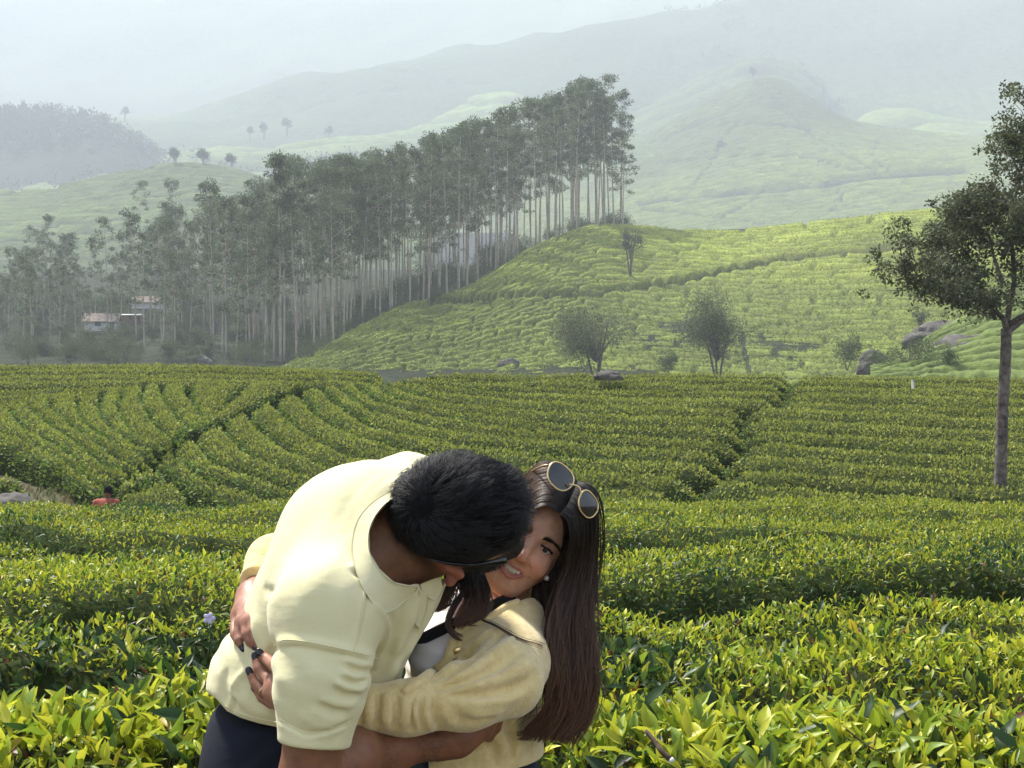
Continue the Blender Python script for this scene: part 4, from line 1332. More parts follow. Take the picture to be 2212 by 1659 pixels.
# fringe locks curling over her forehead
fr = []
for k in range(520):
    r_ = rng.uniform(-.06, .065); f0 = .075 + rng.uniform(-.02, .012)
    a = np.array([f0, .055 - abs(r_) * .35 + rng.uniform(-.02, .015), r_])
    cl = math.sin(r_ * 160) * .5
    dr = np.array([.42, -.95 + .3 * cl, .35 * cl + rng.normal() * .18]); dr /= np.linalg.norm(dr)
    side = np.cross(dr, [0, 1, 0]); 
    L = rng.uniform(.025, .05)
    s_ = [a + dr * L * t + side * .006 * math.sin(t * 5 + r_ * 90) + np.array([0, .010 * math.sin(t * 3.0), 0]) for t in np.linspace(0, 1, 9)]
    fr.append(s_)
fr = mC + np.array(fr) @ MFR
hair_obj('fringe', fr - base1, .0005, .0002, M['hair_m'], cap)
# beard stubble along the jaw
bd = []
while len(bd) < 1500:
    t = rng.random(); a = ml(-.004, -.060, .0) * (1 - t) + ml(.040, -.135, .0) * t
    a = a + (mR * rng.uniform(.02, .075) + mF * rng.normal() * .014 + mU * rng.normal() * .012)
    p_ = a[None].astype(np.float32)
    d_ = float(man_skull(p_)[0])
    if abs(d_) > .03:
        continue
    g_ = np.array([float(man_skull(p_ + np.eye(3, dtype='f')[i] * .002)[0]) - d_ for i in range(3)]); g_ = g_ / (np.linalg.norm(g_) + 1e-9)
    a = a - g_ * d_
    w_ = norm(g_ * .6 - mU * .5 + mF * .2 + rng.standard_normal(3) * .25)
    bd.append([a + w_ * .009 * t for t in (0, .5, 1)])
hair_obj('beard', np.array(bd) - base1, .0003, .00015, M['hair_m'], person1)

# stitched seams
for sm, off in (([(592, 1395), (612, 1382), (660, 1386), (720, 1398), (780, 1412), (820, 1424)], .0015), ([(604, 1552), (640, 1574), (668, 1583), (712, 1574), (756, 1556)], .001),
                ([(606, 1556), (640, 1578), (668, 1587), (712, 1578), (756, 1560)], .001), ([(789, 1244), (784, 1300), (774, 1360), (764, 1404)], .001), ([(486, 1524), (520, 1541), (560, 1553), (597, 1560)], .001)):
    q_ = spline(sm, 46); w_ = cast(shirt_f, q_[:, 0], q_[:, 1])
    for _ in range(2):
        w_[1:-1] = .25 * w_[:-2] + .5 * w_[1:-1] + .25 * w_[2:]
    v, fl = tube(w_ + norm(CAMP - w_) * off * .3, .0009, 5); mesh_obj('seam', v - base1, fl, M['polo'], person1)
# hair of the forearm
ah = []
fa = spline(np.array([m_el, pt(745, 1637, 2.03), pt(840, 1616, 2.12), m_wr]), 60)
for k in range(1400):
    i = int(rng.integers(6, 58)); tn_ = unit(fa[min(i + 1, 59)] - fa[i - 1])
    o_ = norm(rng.standard_normal(3) + np.array([0, -.9, .5])); o_ = norm(o_ - tn_ * o_.dot(tn_))
    r_ = np.interp(i / 59, [0, .28, .62, 1], [.043, .0435, .034, .0262])
    a_ = fa[i] + o_ * (r_ - .0006); g_ = norm(o_ * .45 + tn_ * .9 + rng.standard_normal(3) * .35)
    ah.append([a_ + g_ * .012 * t + np.array([0, 0, -.003]) * t * t for t in (0, .5, 1)])
hair_obj('arm_hair', np.array(ah) - base1, .00014, .00005, M['hair_m'], person1)
# thin gold chain at his nape
ch = cast(lambda p: chain(p, [mn['neck'], pt(893, 1172, 2.185), ml(-.045, -.055, 0)], [.070, .062, .060], .03), *spline([(825, 1085), (813, 1115), (808, 1150), (812, 1190)], 14).T)
v, fl = tube(ch + norm(CAMP - ch) * .002, .0009, 6)
mesh_obj('necklace', v - base1, fl, M['gold'], person1)
# ------------------------------------------------------------------ the smiling woman in the yellow cardigan
person2 = empty('person', np.array(P(1010, 1600, 2.42)) * np.array([1, 1, 0]))
tag(person2, 'smiling long-haired woman in a yellow cardigan over a white top', 'person')
base2 = np.array(person2.location)
wX = unit((.80, 0.06, -.60)); wY = unit((.60, 0.03, .80)); wY = unit(wY - wX * wX.dot(wY)); wZ = np.cross(wX, wY)   # wZ towards the viewer
if wZ[1] > 0: wZ = -wZ
WS = .93
wE = P(1150, 1167, 2.335)                        # between the eyes, on the surface
WFR = frame_rows(wX, wY, wZ)
def wl(x, y, z):
    return (wE + (wX * x + wY * y + wZ * z) * WS).astype(np.float32)
def wq(p):
    return ((p - wE.astype(np.float32)) @ WFR.T.astype(np.float32)) / WS
UP_LIP = [(-.033, -.0505, -.014), (-.020, -.0570, -.001), (-.007, -.0595, .0050), (0, -.0602, .0055), (.007, -.0595, .0050), (.020, -.0570, -.001), (.033, -.0505, -.014)]
LO_LIP = [(-.033, -.0505, -.014), (-.022, -.0665, -.003), (-.009, -.0770, .0040), (0, -.0785, .0050), (.009, -.0770, .0040), (.022, -.0665, -.003), (.033, -.0505, -.014)]
def face_loc(q):
    I3 = np.eye(3)
    d = ell(q, (0, .030, -.088), I3, (.073, .090, .092))
    d = smin(d, ell(q, (0, -.030, -.050), I3, (.0605, .074, .056)), .03)
    d = smin(d, rcone(q, (-.012, -.100, -.026), (.012, -.100, -.026), .0175, .0175), .035)
    for s in (-1, 1):
        d = smin(d, rcone(q, (s * .056, -.035, -.060), (s * .022, -.092, -.030), .014, .014), .03)
        d = smin(d, ball(q, (s * .035, -.034, -.0155), .0225), .020)
        d = smin(d, rcone(q, (s * .010, .020, -.004), (s * .040, .018, -.016), .0085, .0085), .014)
        d = smax(d, -ell(q, (s * .031, .002, .008), I3, (.0175, .0105, .0125)), .010)
        d = smin(d, ball(q, (s * .0128, -.0365, .0085), .0072), .007)
    d = smin(d, chain(q, [(0, .012, -.001), (0, -.012, .008), (0, -.034, .0185)], [.0065, .0072, .0098], .006), .010)
    for s in (-1, 1):
        d = smax(d, -ball(q, (s * .0065, -.0435, .0135), .0034), .003)
        # eyelids
        lid = ell(q, (s * .031, .001, -.0105), I3, (.0165, .0128, .0128))
        slit = ell(q, (s * .031, -.0005, .002), I3, (.0135, .0027, .03))
        d = smin(d, smax(lid, -slit, .0012), .003)
        # smile fold
        d = d + .0032 * np.exp(-(chain(q, [(s * .017, -.036, .006), (s * .030, -.047, .001), (s * .0385, -.062, -.012)], [0, 0, 0]) / .0035) ** 2)
    # open smiling mouth
    mouth = chain(q, [(-.028, -.0555, -.011), (-.014, -.0645, .002), (0, -.0682, .004), (.014, -.0645, .002), (.028, -.0555, -.011)], [.0014, .0056, .0070, .0056, .0014])
    d = smax(d, -mouth, .002)
    d = smin(d, chain(q, [(-.034, -.0500, -.020)] + UP_LIP[1:-1] + [(.034, -.0500, -.020)], [.0014, .0020, .0023, .0022, .0023, .0020, .0014]), .0035)
    d = smin(d, chain(q, [(-.034, -.0500, -.020)] + LO_LIP[1:-1] + [(.034, -.0500, -.020)], [.0014, .0028, .0038, .0041, .0038, .0028, .0014]), .0035)
    return d
def woman_head(p):
    return face_loc(wq(p)) * WS
woman_head = near_only(woman_head, wl(0, -.005, -.06), .215)
wn_ = dict(neckb=pt(1062, 1335, 2.42), chest=pt(1015, 1425, 2.41), waist=pt(1010, 1580, 2.41), hips=pt(1000, 1730, 2.42),
           lsh=pt(1096, 1372, 2.37), rsh=pt(930, 1330, 2.52))
w_el = pt(1092, 1470, 2.17); w_wr = pt(655, 1502, 2.058)
def woman_torso(p, infl=0.0):
    d = chain(p, [wn_['hips'], wn_['waist'], wn_['chest']], [.150 + infl, .104 + infl, .112 + infl], .06)
    d = smin(d, rcone(p, wn_['lsh'], wn_['rsh'], .055 + infl, .055 + infl), .06)
    d = smin(d, ball(p, pt(950, 1425, 2.31), .050 + infl), .04)
    d = smin(d, ball(p, pt(1045, 1428, 2.31), .052 + infl), .04)
    return d
# hand with the ring: fingers fanned up over his side; the palm hides under his sleeve
HA = dict(palm=[pt(655, 1502, 2.058), pt(628, 1500, 2.075), pt(605, 1490, 2.092)],
          fingers=[([(612, 1462, 2.088), (592, 1437, 2.098), (577, 1424, 2.106), (566, 1414, 2.113)], .0084),
                   ([(600, 1478, 2.092), (574, 1462, 2.106), (560, 1444, 2.116), (553, 1424, 2.122)], .0084),
                   ([(598, 1498, 2.096), (572, 1494, 2.110), (552, 1476, 2.122), (541, 1455, 2.130)], .0080),
                   ([(604, 1518, 2.096), (586, 1520, 2.108), (566, 1508, 2.118), (554, 1492, 2.126)], .0070)])
# hand coming from behind his back
HB = dict(palm=[pt(560, 1262, 2.36), pt(548, 1290, 2.30), pt(536, 1325, 2.25)],
          fingers=[([(548, 1338, 2.222), (549, 1362, 2.204), (556, 1382, 2.195), (563, 1396, 2.190)], .0086),
                   ([(534, 1345, 2.232), (534, 1370, 2.214), (543, 1386, 2.206), (551, 1396, 2.202)], .0086),
                   ([(520, 1345, 2.246), (515, 1368, 2.232), (517, 1384, 2.225), (523, 1396, 2.222)], .0080),
                   ([(512, 1335, 2.262), (507, 1355, 2.250), (507, 1370, 2.244), (511, 1382, 2.240)], .0072)])
for H_ in (HA, HB):
    nf = []
    for js, r in H_['fingers']:
        r = r * 1.12
        w3 = cast(shirt_f, [j[0] for j in js], [j[1] for j in js])
        js2 = []
        for k, (j, w) in enumerate(zip(js, w3)):
            dd = w[1] - r * .75
            js2.append((j[0], j[1], float(np.clip(dd, j[2] - .06, j[2] + .03)) if w[1] < 2.6 else j[2]))
        # keep neighbouring joints within reach of each other
        for k in range(len(js2) - 2, -1, -1):
            if abs(js2[k][2] - js2[k + 1][2]) > .03:
                js2[k] = (js2[k][0], js2[k][1], js2[k + 1][2] + .03 * np.sign(js2[k][2] - js2[k + 1][2]))
        nf.append((js2, r))
    H_['fingers'] = nf
def woman_hand(p, H, thumb):
    d = chain(p, H['palm'], [.021, .026, .027], .02)
    for k, (js, r) in enumerate(H['fingers']):
        q = [pt(*j) for j in js]
        d = smin(d, rcone(p, H['palm'][1], q[0], .016, r * 1.15), .012)
        d = smin(d, chain(p, q, [r * 1.12, r * 1.02, r * .95, r * .74], .002), .0045)
    if thumb:
        d = smin(d, chain(p, [pt(*j) for j in thumb], [.012, .0105, .0088, .0072], .004), .010)
    return d
def woman_skin(p):
    d = woman_torso(p, -.018)
    d = smin(d, chain(p, [pt(1062, 1335, 2.44), pt(1092, 1275, 2.455), wl(0, -.050, -.095)], [.050, .043, .043], .03), .022)
    d = smin(d, woman_head(p), .010)
    arm = chain(p, [wn_['lsh'], w_el, pt(900, 1528, 2.095), w_wr], [.038, .030, .023, .020], .03)
    d = smin(d, arm, .02)
    d = smin(d, near_only(lambda q: woman_hand(q, HA, [(628, 1480, 2.08), (618, 1452, 2.085), (606, 1440, 2.094), (596, 1432, 2.102)]), pt(600, 1475, 2.09), .17)(p), .012)
    arm2 = chain(p, [wn_['rsh'], pt(760, 1240, 2.62), pt(640, 1190, 2.52), HB['palm'][0]], [.045, .04, .034, .022], .03)
    d = smin(d, arm2, .02)
    return smin(d, near_only(lambda q: woman_hand(q, HB, [(552, 1280, 2.29), (562, 1310, 2.235), (566, 1335, 2.205), (569, 1352, 2.192)]), pt(538, 1330, 2.25), .19)(p), .012)
def woman_col(v):
    p = v.astype(np.float32)
    q = wq(p)
    c = np.tile(np.array([0.57, 0.315, 0.205]), (len(v), 1)) * (0.93 + .14 * noise3(v, 45, 5)[:, None])
    hands = smooth01((v[:, 0] * -1 - .25) / .05)[:, None]
    c = c * (1 - hands) + np.array([0.34, 0.165, 0.105]) * (0.9 + .2 * noise3(v, 60, 6)[:, None]) * hands
    near = np.abs(q[:, 0]) < .05
    cheek = np.exp(-(((np.abs(q[:, 0]) - .036) / .018) ** 2 + ((q[:, 1] + .036) / .018) ** 2))[:, None] * (q[:, 2] > -.06)[:, None]
    c = c * (1 + cheek * np.array([.16, -.06, -.05]))
    nose = np.exp(-((q[:, 0] / .014) ** 2 + ((q[:, 1] + .034) / .014) ** 2))[:, None] * (q[:, 2] > -.02)[:, None]
    c = c * (1 + nose * np.array([.10, -.04, -.04]))
    lip = np.minimum(chain(q, UP_LIP, [.0024] * 7), chain(q, LO_LIP, [.0040] * 7))
    lm = np.clip(1 - lip / .0016, 0, 1)[:, None] * (q[:, 2] > -.014)[:, None]
    c = c * (1 - lm) + np.array([0.44, 0.155, 0.125]) * lm
    # skin colour darker in an oval round each eye
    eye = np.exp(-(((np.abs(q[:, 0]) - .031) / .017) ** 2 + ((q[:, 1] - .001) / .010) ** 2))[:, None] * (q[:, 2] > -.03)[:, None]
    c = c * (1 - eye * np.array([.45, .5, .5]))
    inm = (np.abs(q[:, 0]) < .022) & (q[:, 1] < -.054) & (q[:, 1] > -.080) & (q[:, 2] < -.0045 ) & (q[:, 2] > -.03)
    c[inm] = (0.06, 0.015, 0.012)
    return c
body2 = add_sdf('body', woman_skin, [-.52, 1.98, .86], [.16, 2.72, 1.52], .0027, M['skin_w'], person2, woman_col)

# teeth, eyes, lashes, brow
def to_w(a):
    a = np.asarray(a, float)
    return wE + (a[..., 0:1] * wX + a[..., 1:2] * wY + a[..., 2:3] * wZ) * WS
tp = []
for k in range(-3, 4):
    w_ = [.0042, .0036, .0038, .0034, .0030][abs(k)]
    x = np.sign(k) * sum([.0042, .0078, .0074, .0070][:abs(k)]) if k else 0
    x = k * .0072
    z = -.0005 - 13.0 * x * x
    y = -.0650 + 17 * x * x
    h_ = [.0064, .0062, .0057, .0050, .0040][abs(k)]
    u = np.linspace(0, 2 * np.pi, 10, endpoint=False)
    for sgn in (1,):
        ring = []
        for zz, sc in ((-.004, .9), (-.0005, 1.0), (.0012, .78), (.0016, .35)):
            cx = np.sign(np.cos(u)) * np.abs(np.cos(u)) ** .6 * .0040 * sc; cy = np.sign(np.sin(u)) * np.abs(np.sin(u)) ** .6 * h_ * sc
            ring.append(np.stack([x + cx, y + cy, z + zz + 0 * u], -1))
        g_ = np.stack(ring, 0).reshape(-1, 3)
        f_ = np.concatenate([[[a * 10 + b, a * 10 + (b + 1) % 10, (a + 1) * 10 + (b + 1) % 10, (a + 1) * 10 + b] for b in range(10)] for a in range(3)])
        cap_ = np.array([[30, 31, 32, 33], [30, 33, 34, 35], [30, 35, 36, 37], [30, 37, 38, 39]])
        v_ = to_w(g_)
        tooth = mesh_obj('tooth', v_ - base2, np.vstack([f_, cap_]), M['tooth'], person2)
def uv_ball(c, r, n=20, m=14, sq=(1, 1, 1)):
    t = np.linspace(0, np.pi, m); a = np.linspace(0, 2 * np.pi, n, endpoint=False)
    g_ = np.stack([np.sin(t)[:, None] * np.cos(a), np.sin(t)[:, None] * np.sin(a), np.cos(t)[:, None] * np.ones(n)], -1) * np.asarray(sq) * r + np.asarray(c)
    f_ = np.concatenate([[[i * n + j, i * n + (j + 1) % n, (i + 1) * n + (j + 1) % n, (i + 1) * n + j] for j in range(n)] for i in range(m - 1)])
    return g_.reshape(-1, 3), f_
for s in (-1, 1):
    v_, f_ = uv_ball((s * .031, -.0002, -.0105), .0118)
    eb = mesh_obj('eye', to_w(v_) - base2, f_, M['eye_white'], person2)
    v_, f_ = uv_ball((s * .031 - .0006, -.0006, -.0105 + .0068), .0066, sq=(1, 1, .88))
    mesh_obj('iris', to_w(v_) - base2, f_, M['iris'], eb)
    ls = []
    for t in np.linspace(-1, 1, 70):
        x = s * .031 + t * .0138; y = .0028 * (1 - t * t) ** .7 - .0006; z = .0016 - .0052 * t * t
        for j in range(2):
            o_ = np.array([t * .4 * 1 + rng.normal() * .1, .55 + rng.normal() * .1, .9]); o_ /= np.linalg.norm(o_)
            ls.append([np.array([x, y, z]) + o_ * .0048 * k_ + np.array([0, .0016 * k_ * k_, 0]) for k_ in (0, .5, 1)])
    hair_obj('lashes', to_w(np.array(ls)) - base2, .00035, .0001, M['hair_base_w'], person2)
    v_, fl_ = tube(to_w(np.array([[s * .031 + t * .0145, .0031 * (1 - t * t) ** .6 - .0006, .0016 - .0056 * t * t] for t in np.linspace(-1, 1, 15)])), .0009, 6)
    mesh_obj('lid_line', v_ - base2, fl_, M['lash'], person2)
    v_, fl_ = tube(to_w(np.array([[s * .031 + t * .0140, -.0029 * (1 - t * t) ** .6 - .0006, .0006 - .0056 * t * t] for t in np.linspace(-1, 1, 15)])), .00045, 6)
    mesh_obj('lid_line', v_ - base2, fl_, M['lash'], person2)
    br = []
    for k in range(300):
        t = rng.random(); x = s * (.012 + .038 * t); y = .0150 + .0070 * math.sin(t * 2.3) - .0045 * t + rng.normal() * .0016 * (1.25 - t)
        z = .0055 - .30 * max(0, t - .15) * .030 - .0035 * t
        q_ = np.array([[x, y, z + .003]], 'f')
        d_ = float(face_loc(q_)[0]); 
        q_[0, 2] -= d_
        dr = np.array([s * (.75 + .2 * t), .55 * (1 - 1.6 * t), .25]) + rng.normal(size=3) * .12
        dr /= np.linalg.norm(dr)
        br.append([q_[0] + dr * .0085 * k_ for k_ in (0, .5, 1)])
    hair_obj('eyebrow', to_w(np.array(br)) - base2, .00042, .00012, M['hair_base_w'], person2)

# fingernails
for H, shape in ((HA, None), (HB, None)):
    for js, r in H['fingers']:
        a = pt(*js[-2]).astype(float); b = pt(*js[-1]).astype(float)
        ax = unit(b - a); vw = unit(CAMP - b); nr_ = unit(vw - ax * vw.dot(ax)); sd_ = np.cross(ax, nr_)
        v_, f_ = uv_ball((0, 0, 0), 1.0, 14, 10)
        v_ = v_ * np.array([.0058, .0085, .0026])
        w_ = b + ax * .0028 + nr_ * r * .50 + v_[:, 0:1] * sd_ + v_[:, 1:2] * ax + v_[:, 2:3] * nr_
        mesh_obj('fingernail', w_ - base2, f_, M['nail'], person2)
# ring
a = pt(578, 1493, 2.108).astype(float); b = pt(566, 1490, 2.113).astype(float)
ax = unit(pt(552, 1476, 2.122).astype(float) - pt(572, 1494, 2.110).astype(float)); u_ = unit(np.cross(ax, [0, 1, 0])); w_ = np.cross(ax, u_)
ang = np.linspace(0, 2 * np.pi, 25)
rc_ = pt(570, 1492.5, 2.111).astype(float)
v_, fl_ = tube(rc_ + (np.cos(ang)[:, None] * u_ + np.sin(ang)[:, None] * w_) * .0092, .0012, 6, caps=False)
mesh_obj('ring', v_ - base2, fl_, M['gold'], person2)

# white top
def top_f(p):
    d = woman_torso(p, .002)
    d = d - .0016 * np.sin(p[:, 0] * 60 + p[:, 2] * 190).astype(np.float32) * smooth01((1.17 - p[:, 2]) / .05).astype(np.float32)
    d = smax(d, -chain(p, [pt(1040, 1335, 2.34), pt(1062, 1290, 2.36), wl(0, -.09, -.04)], [.052, .064, .07], .02), .006)
    return smax(d, (P(1000, 1515, 2.35)[2] - p[:, 2]), .006)
add_sdf('white_top', top_f, [-.24, 2.20, .93], [.12, 2.62, 1.30], .0034, M['white_top'], person2)

# cardigan
def card_raw(p):
    d = woman_torso(p, .014)
    d = smin(d, rcone(p, wn_['lsh'], pt(1100, 1440, 2.33), .062, .064), .04)
    slv = chain(p, [wn_['lsh'], pt(1102, 1430, 2.26), w_el, pt(1010, 1506, 2.125), pt(880, 1529, 2.09), pt(760, 1530, 2.072), pt(672, 1512, 2.06)],
                [.060, .060, .054, .046, .037, .034, .031], .03)
    d = smin(d, slv, .03)
    d = smin(d, rcone(p, pt(1026, 1560, 2.40), pt(1020, 1645, 2.40), .090, .094), .03)
    return d
def card_sleeve(p):
    return chain(p, [w_el, pt(1010, 1506, 2.125), pt(880, 1529, 2.09), pt(760, 1530, 2.072), pt(672, 1512, 2.06)], [.054, .046, .037, .034, .031])
CARD_FOLDS = folds(card_raw, [
    ([(1060, 1360), (1020, 1400), (990, 1430), (950, 1455)], 0.0076, 0.0108), ([(1090, 1360), (1050, 1400), (1005, 1440), (960, 1468)], 0.0059, -0.0130),
    ([(1110, 1375), (1060, 1420), (1010, 1455), (950, 1482)], 0.0076, 0.0130), ([(1130, 1400), (1075, 1440), (1010, 1472), (940, 1492)], 0.0059, -0.0151),
    ([(1150, 1430), (1090, 1462), (1020, 1482), (950, 1496)], 0.0076, 0.0108), ([(1160, 1460), (1110, 1487), (1040, 1503), (960, 1505)], 0.0068, -0.0151),
    ([(1130, 1500), (1070, 1515), (1000, 1515), (950, 1508)], 0.0085, 0.0108),
    ([(1060, 1405), (1030, 1440), (1000, 1462)], 0.0051, 0.0065), ([(1010, 1410), (985, 1432), (955, 1446)], 0.0043, -0.0086),
    # bunched sleeve
    ([(925, 1503), (918, 1530), (925, 1560), (935, 1578)], 0.0047, 0.0162), ([(915, 1505), (908, 1535), (913, 1575)], 0.0038, -0.0162),
    ([(905, 1505), (897, 1535), (902, 1575)], 0.0043, 0.0140), ([(896, 1508), (888, 1540), (892, 1575)], 0.0038, -0.0140),
    ([(940, 1510), (940, 1545), (952, 1575)], 0.0051, -0.0130), ([(955, 1512), (965, 1545), (985, 1568)], 0.0068, 0.0097),
    ([(872, 1502), (878, 1530), (872, 1570)], 0.0085, 0.0162), ([(855, 1505), (858, 1540), (850, 1572)], 0.0051, -0.0151),
    ([(838, 1500), (835, 1535), (838, 1570)], 0.0093, 0.0162), ([(818, 1502), (818, 1540), (812, 1572)], 0.0051, -0.0140),
    ([(798, 1500), (795, 1535), (795, 1568)], 0.0085, 0.0130), ([(780, 1505), (780, 1540), (776, 1566)], 0.0051, -0.0119), ([(765, 1503), (764, 1560)], 0.0076, 0.0108),
    ([(1000, 1530), (1040, 1545), (1090, 1530)], 0.0102, 0.0065), ([(985, 1552), (1030, 1556), (1070, 1545)], 0.0068, -0.0065),
    ([(1060, 1580), (1085, 1600), (1100, 1640)], 0.0076, 0.0130), ([(1045, 1590), (1062, 1620), (1075, 1655)], 0.0059, -0.0130),
    ([(1110, 1560), (1120, 1600), (1115, 1640)], 0.0085, 0.0108), ([(1098, 1555), (1106, 1600), (1102, 1645)], 0.0059, -0.0108),
])
OPEN = [(1190, 1270), (1130, 1295), (1095, 1308), (1060, 1330), (1022, 1348), (990, 1357), (972, 1396), (957, 1434), (919, 1458), (884, 1483), (868, 1500), (850, 1520), (700, 1560), (700, 1250), (1000, 1180)]
LOWER = [(845, 1510), (905, 1570), (915, 1600), (925, 1640), (930, 1760), (600, 1760), (600, 1510)]
def card_f(p):
    d = card_raw(p) - np.clip(fold_field(p, CARD_FOLDS) * 1.6, -.012, .019)
    d = d - .0013 * (fbm(p, 90, 3, 2) - .5).astype(np.float32)
    px, py = pp(p)
    back = smooth01((p[:, 1] - 2.47) / .02)
    cut = -np.minimum(inside2(px, py, OPEN), inside2(px, py, LOWER)) * .0008
    cut = np.where(p[:, 1] > 2.50, -1.0, cut)
    s = card_sleeve(p) - .03
    cut = np.where(s < 0, -1.0, cut)
    d = smax(d, cut.astype(np.float32), .006)
    # hollow where the body is, rolled front edge
    d = smax(d, -(woman_torso(p, .004)), .003)
    d = smax(d, -(P(1050, 1652, 2.35)[2] - p[:, 2]) * -1, .006)
    nk = chain(p, [pt(1050, 1330, 2.36), pt(1075, 1290, 2.40), wl(0, -.06, -.08)], [.045, .056, .06], .02)
    d = smax(d, -nk, .006)
    # wrist end
    ax = unit(pt(672, 1505, 2.06) - pt(760, 1520, 2.072))
    wc = (p - pt(668, 1505, 2.06)) @ ax.astype(np.float32)
    wc = np.where(ball(p, pt(640, 1502, 2.06), .06) < 0, wc, -1)
    return smax(d, wc.astype(np.float32), .004)
card = add_sdf('cardigan', card_f, [-.36, 1.96, .90], [.13, 2.62, 1.30], .0030, M['knit'], person2)
# the far sleeve's cuff showing behind his back
def cuff_f(p):
    d = chain(p, [pt(760, 1240, 2.62), pt(640, 1200, 2.52), pt(592, 1215, 2.42), pt(556, 1262, 2.345)], [.058, .050, .044, .0335], .03)
    d = d - .004 * np.exp(-(curve_dist(p, [pt(615, 1205, 2.40), pt(600, 1238, 2.37)]) / .010) ** 2)
    d = d + .004 * np.exp(-(curve_dist(p, [pt(590, 1205, 2.38), pt(605, 1240, 2.36)]) / .007) ** 2)
    ax = unit(pt(556, 1262, 2.345) - pt(592, 1215, 2.42)).astype(np.float32)
    q = (p - pt(556, 1262, 2.345)) @ ax
    ribs = .0008 * np.sin(np.arctan2(p[:, 2] - pt(570, 1245, 2.37)[2], p[:, 1] - 2.37) * 34) * smooth01((q + .05) / .01)
    return smax(d - ribs.astype(np.float32), q, .004)
add_sdf('cardigan_sleeve', cuff_f, [-.52, 2.24, 1.10], [-.22, 2.72, 1.36], .0032, M['knit'], person2)
# ribbed hem of the cardigan
hem_c = P(1020, 1640, 2.40)
rb = []
for k, a in enumerate(np.linspace(math.radians(175), math.radians(375), 60)):
    x = hem_c[0] + math.cos(a) * .0975 ; y = hem_c[1] + math.sin(a) * .0975
    rb.append(tube(np.array([[x, y, P(1060, 1618, 2.3)[2]], [x * 1.0, y, P(1060, 1651, 2.3)[2]]]), .0030, 6))
v_, f_ = join(rb)
mesh_obj('hem_rib', v_ - base2, f_, M['knit'], person2)
# front band rolled along the opening
bc = spline([(1120, 1300), (1094, 1310), (1058, 1334), (1022, 1350), (992, 1362), (976, 1396), (962, 1434), (924, 1462), (888, 1486), (872, 1500)], 40)
w3 = cast(card_raw, bc[:, 0], bc[:, 1])
v_, f_ = tube(w3 + norm(CAMP - w3) * -.002, np.interp(np.linspace(0, 1, 40), [0, .5, .75, 1], [.006, .0075, .011, .008]), 10)
mesh_obj('front_band', v_ - base2, f_, M['knit'], person2)
# button
bt = cast(card_f, [988], [1407])[0]; nrm_ = unit(CAMP - bt)
v_, f_ = uv_ball((0, 0, 0), .0072, 18, 12); v_ = v_ * np.array([1, .35, 1])
mesh_obj('button', v_ + bt + nrm_ * .002 - base2, f_, M['gold'], person2)

# strap of her bag across the chest
sp = spline([(1112, 1288), (1060, 1310), (1000, 1338), (950, 1362), (905, 1383), (860, 1400)], 40)
def strap_base(p):
    return np.minimum(woman_torso(p, .008), chain(p, [wn_['neckb'], pt(1090, 1275, 2.41)], [.055, .05]))
c3 = cast(strap_base, sp[:, 0], sp[:, 1])
for _ in range(5):
    c3[1:-1] = .25 * c3[:-2] + .5 * c3[1:-1] + .25 * c3[2:]
vw = norm(CAMP - c3); tn = norm(np.gradient(c3, axis=0)); sd_ = norm(np.cross(tn, vw))
pr = [(-.0095, .001), (-.0095, .003), (.0095, .003), (.0095, .001)]
g_ = np.stack([c3 + sd_ * a_ + vw * b_ for a_, b_ in pr], 1)
mesh_obj('bag_strap', g_.reshape(-1, 3) - base2, grid_faces(40, 4), M['strap'], person2)

# jeans
def jeans_f(p):
    d = chain(p, [pt(1000, 1560, 2.41), wn_['hips']], [.106, .155], .05)
    for x, y in ((-.16, 2.40), (-.02, 2.48)):
        d = smin(d, chain(p, [np.array([x, y, .72], 'f'), np.array([x, y, .45], 'f'), np.array([x, y, .05], 'f')], [.09, .062, .05], .03), .06)
    d = smax(d, p[:, 2] - P(1000, 1500, 2.35)[2], .006)
    return smax(d, .045 - p[:, 2], .01)
add_sdf('jeans', jeans_f, [-.36, 2.18, .03], [.16, 2.64, 1.05], .008, M['denim'], person2)
for x, y in ((-.16, 2.40), (-.02, 2.48)):
    def shoe2(p):
        d = rcone(p, (x + .02, y + .02, .04), (x - .05, y - .13, .032), .04, .032)
        return smax(d, -p[:, 2] + .004, .01)
    add_sdf('shoe', shoe2, [x - .12, y - .2, -.01], [x + .1, y + .1, .11], .006, M['white_top'], person2)

# earring
ec = cast(lambda p: woman_head(p), [1180], [1246])[0]
ec = P(1181, 1249, 2.345)
v_, f_ = uv_ball(ec, .0050, 12, 9)
ear = mesh_obj('earring', v_ - base2, f_, M['crystal'], person2, smooth=False)

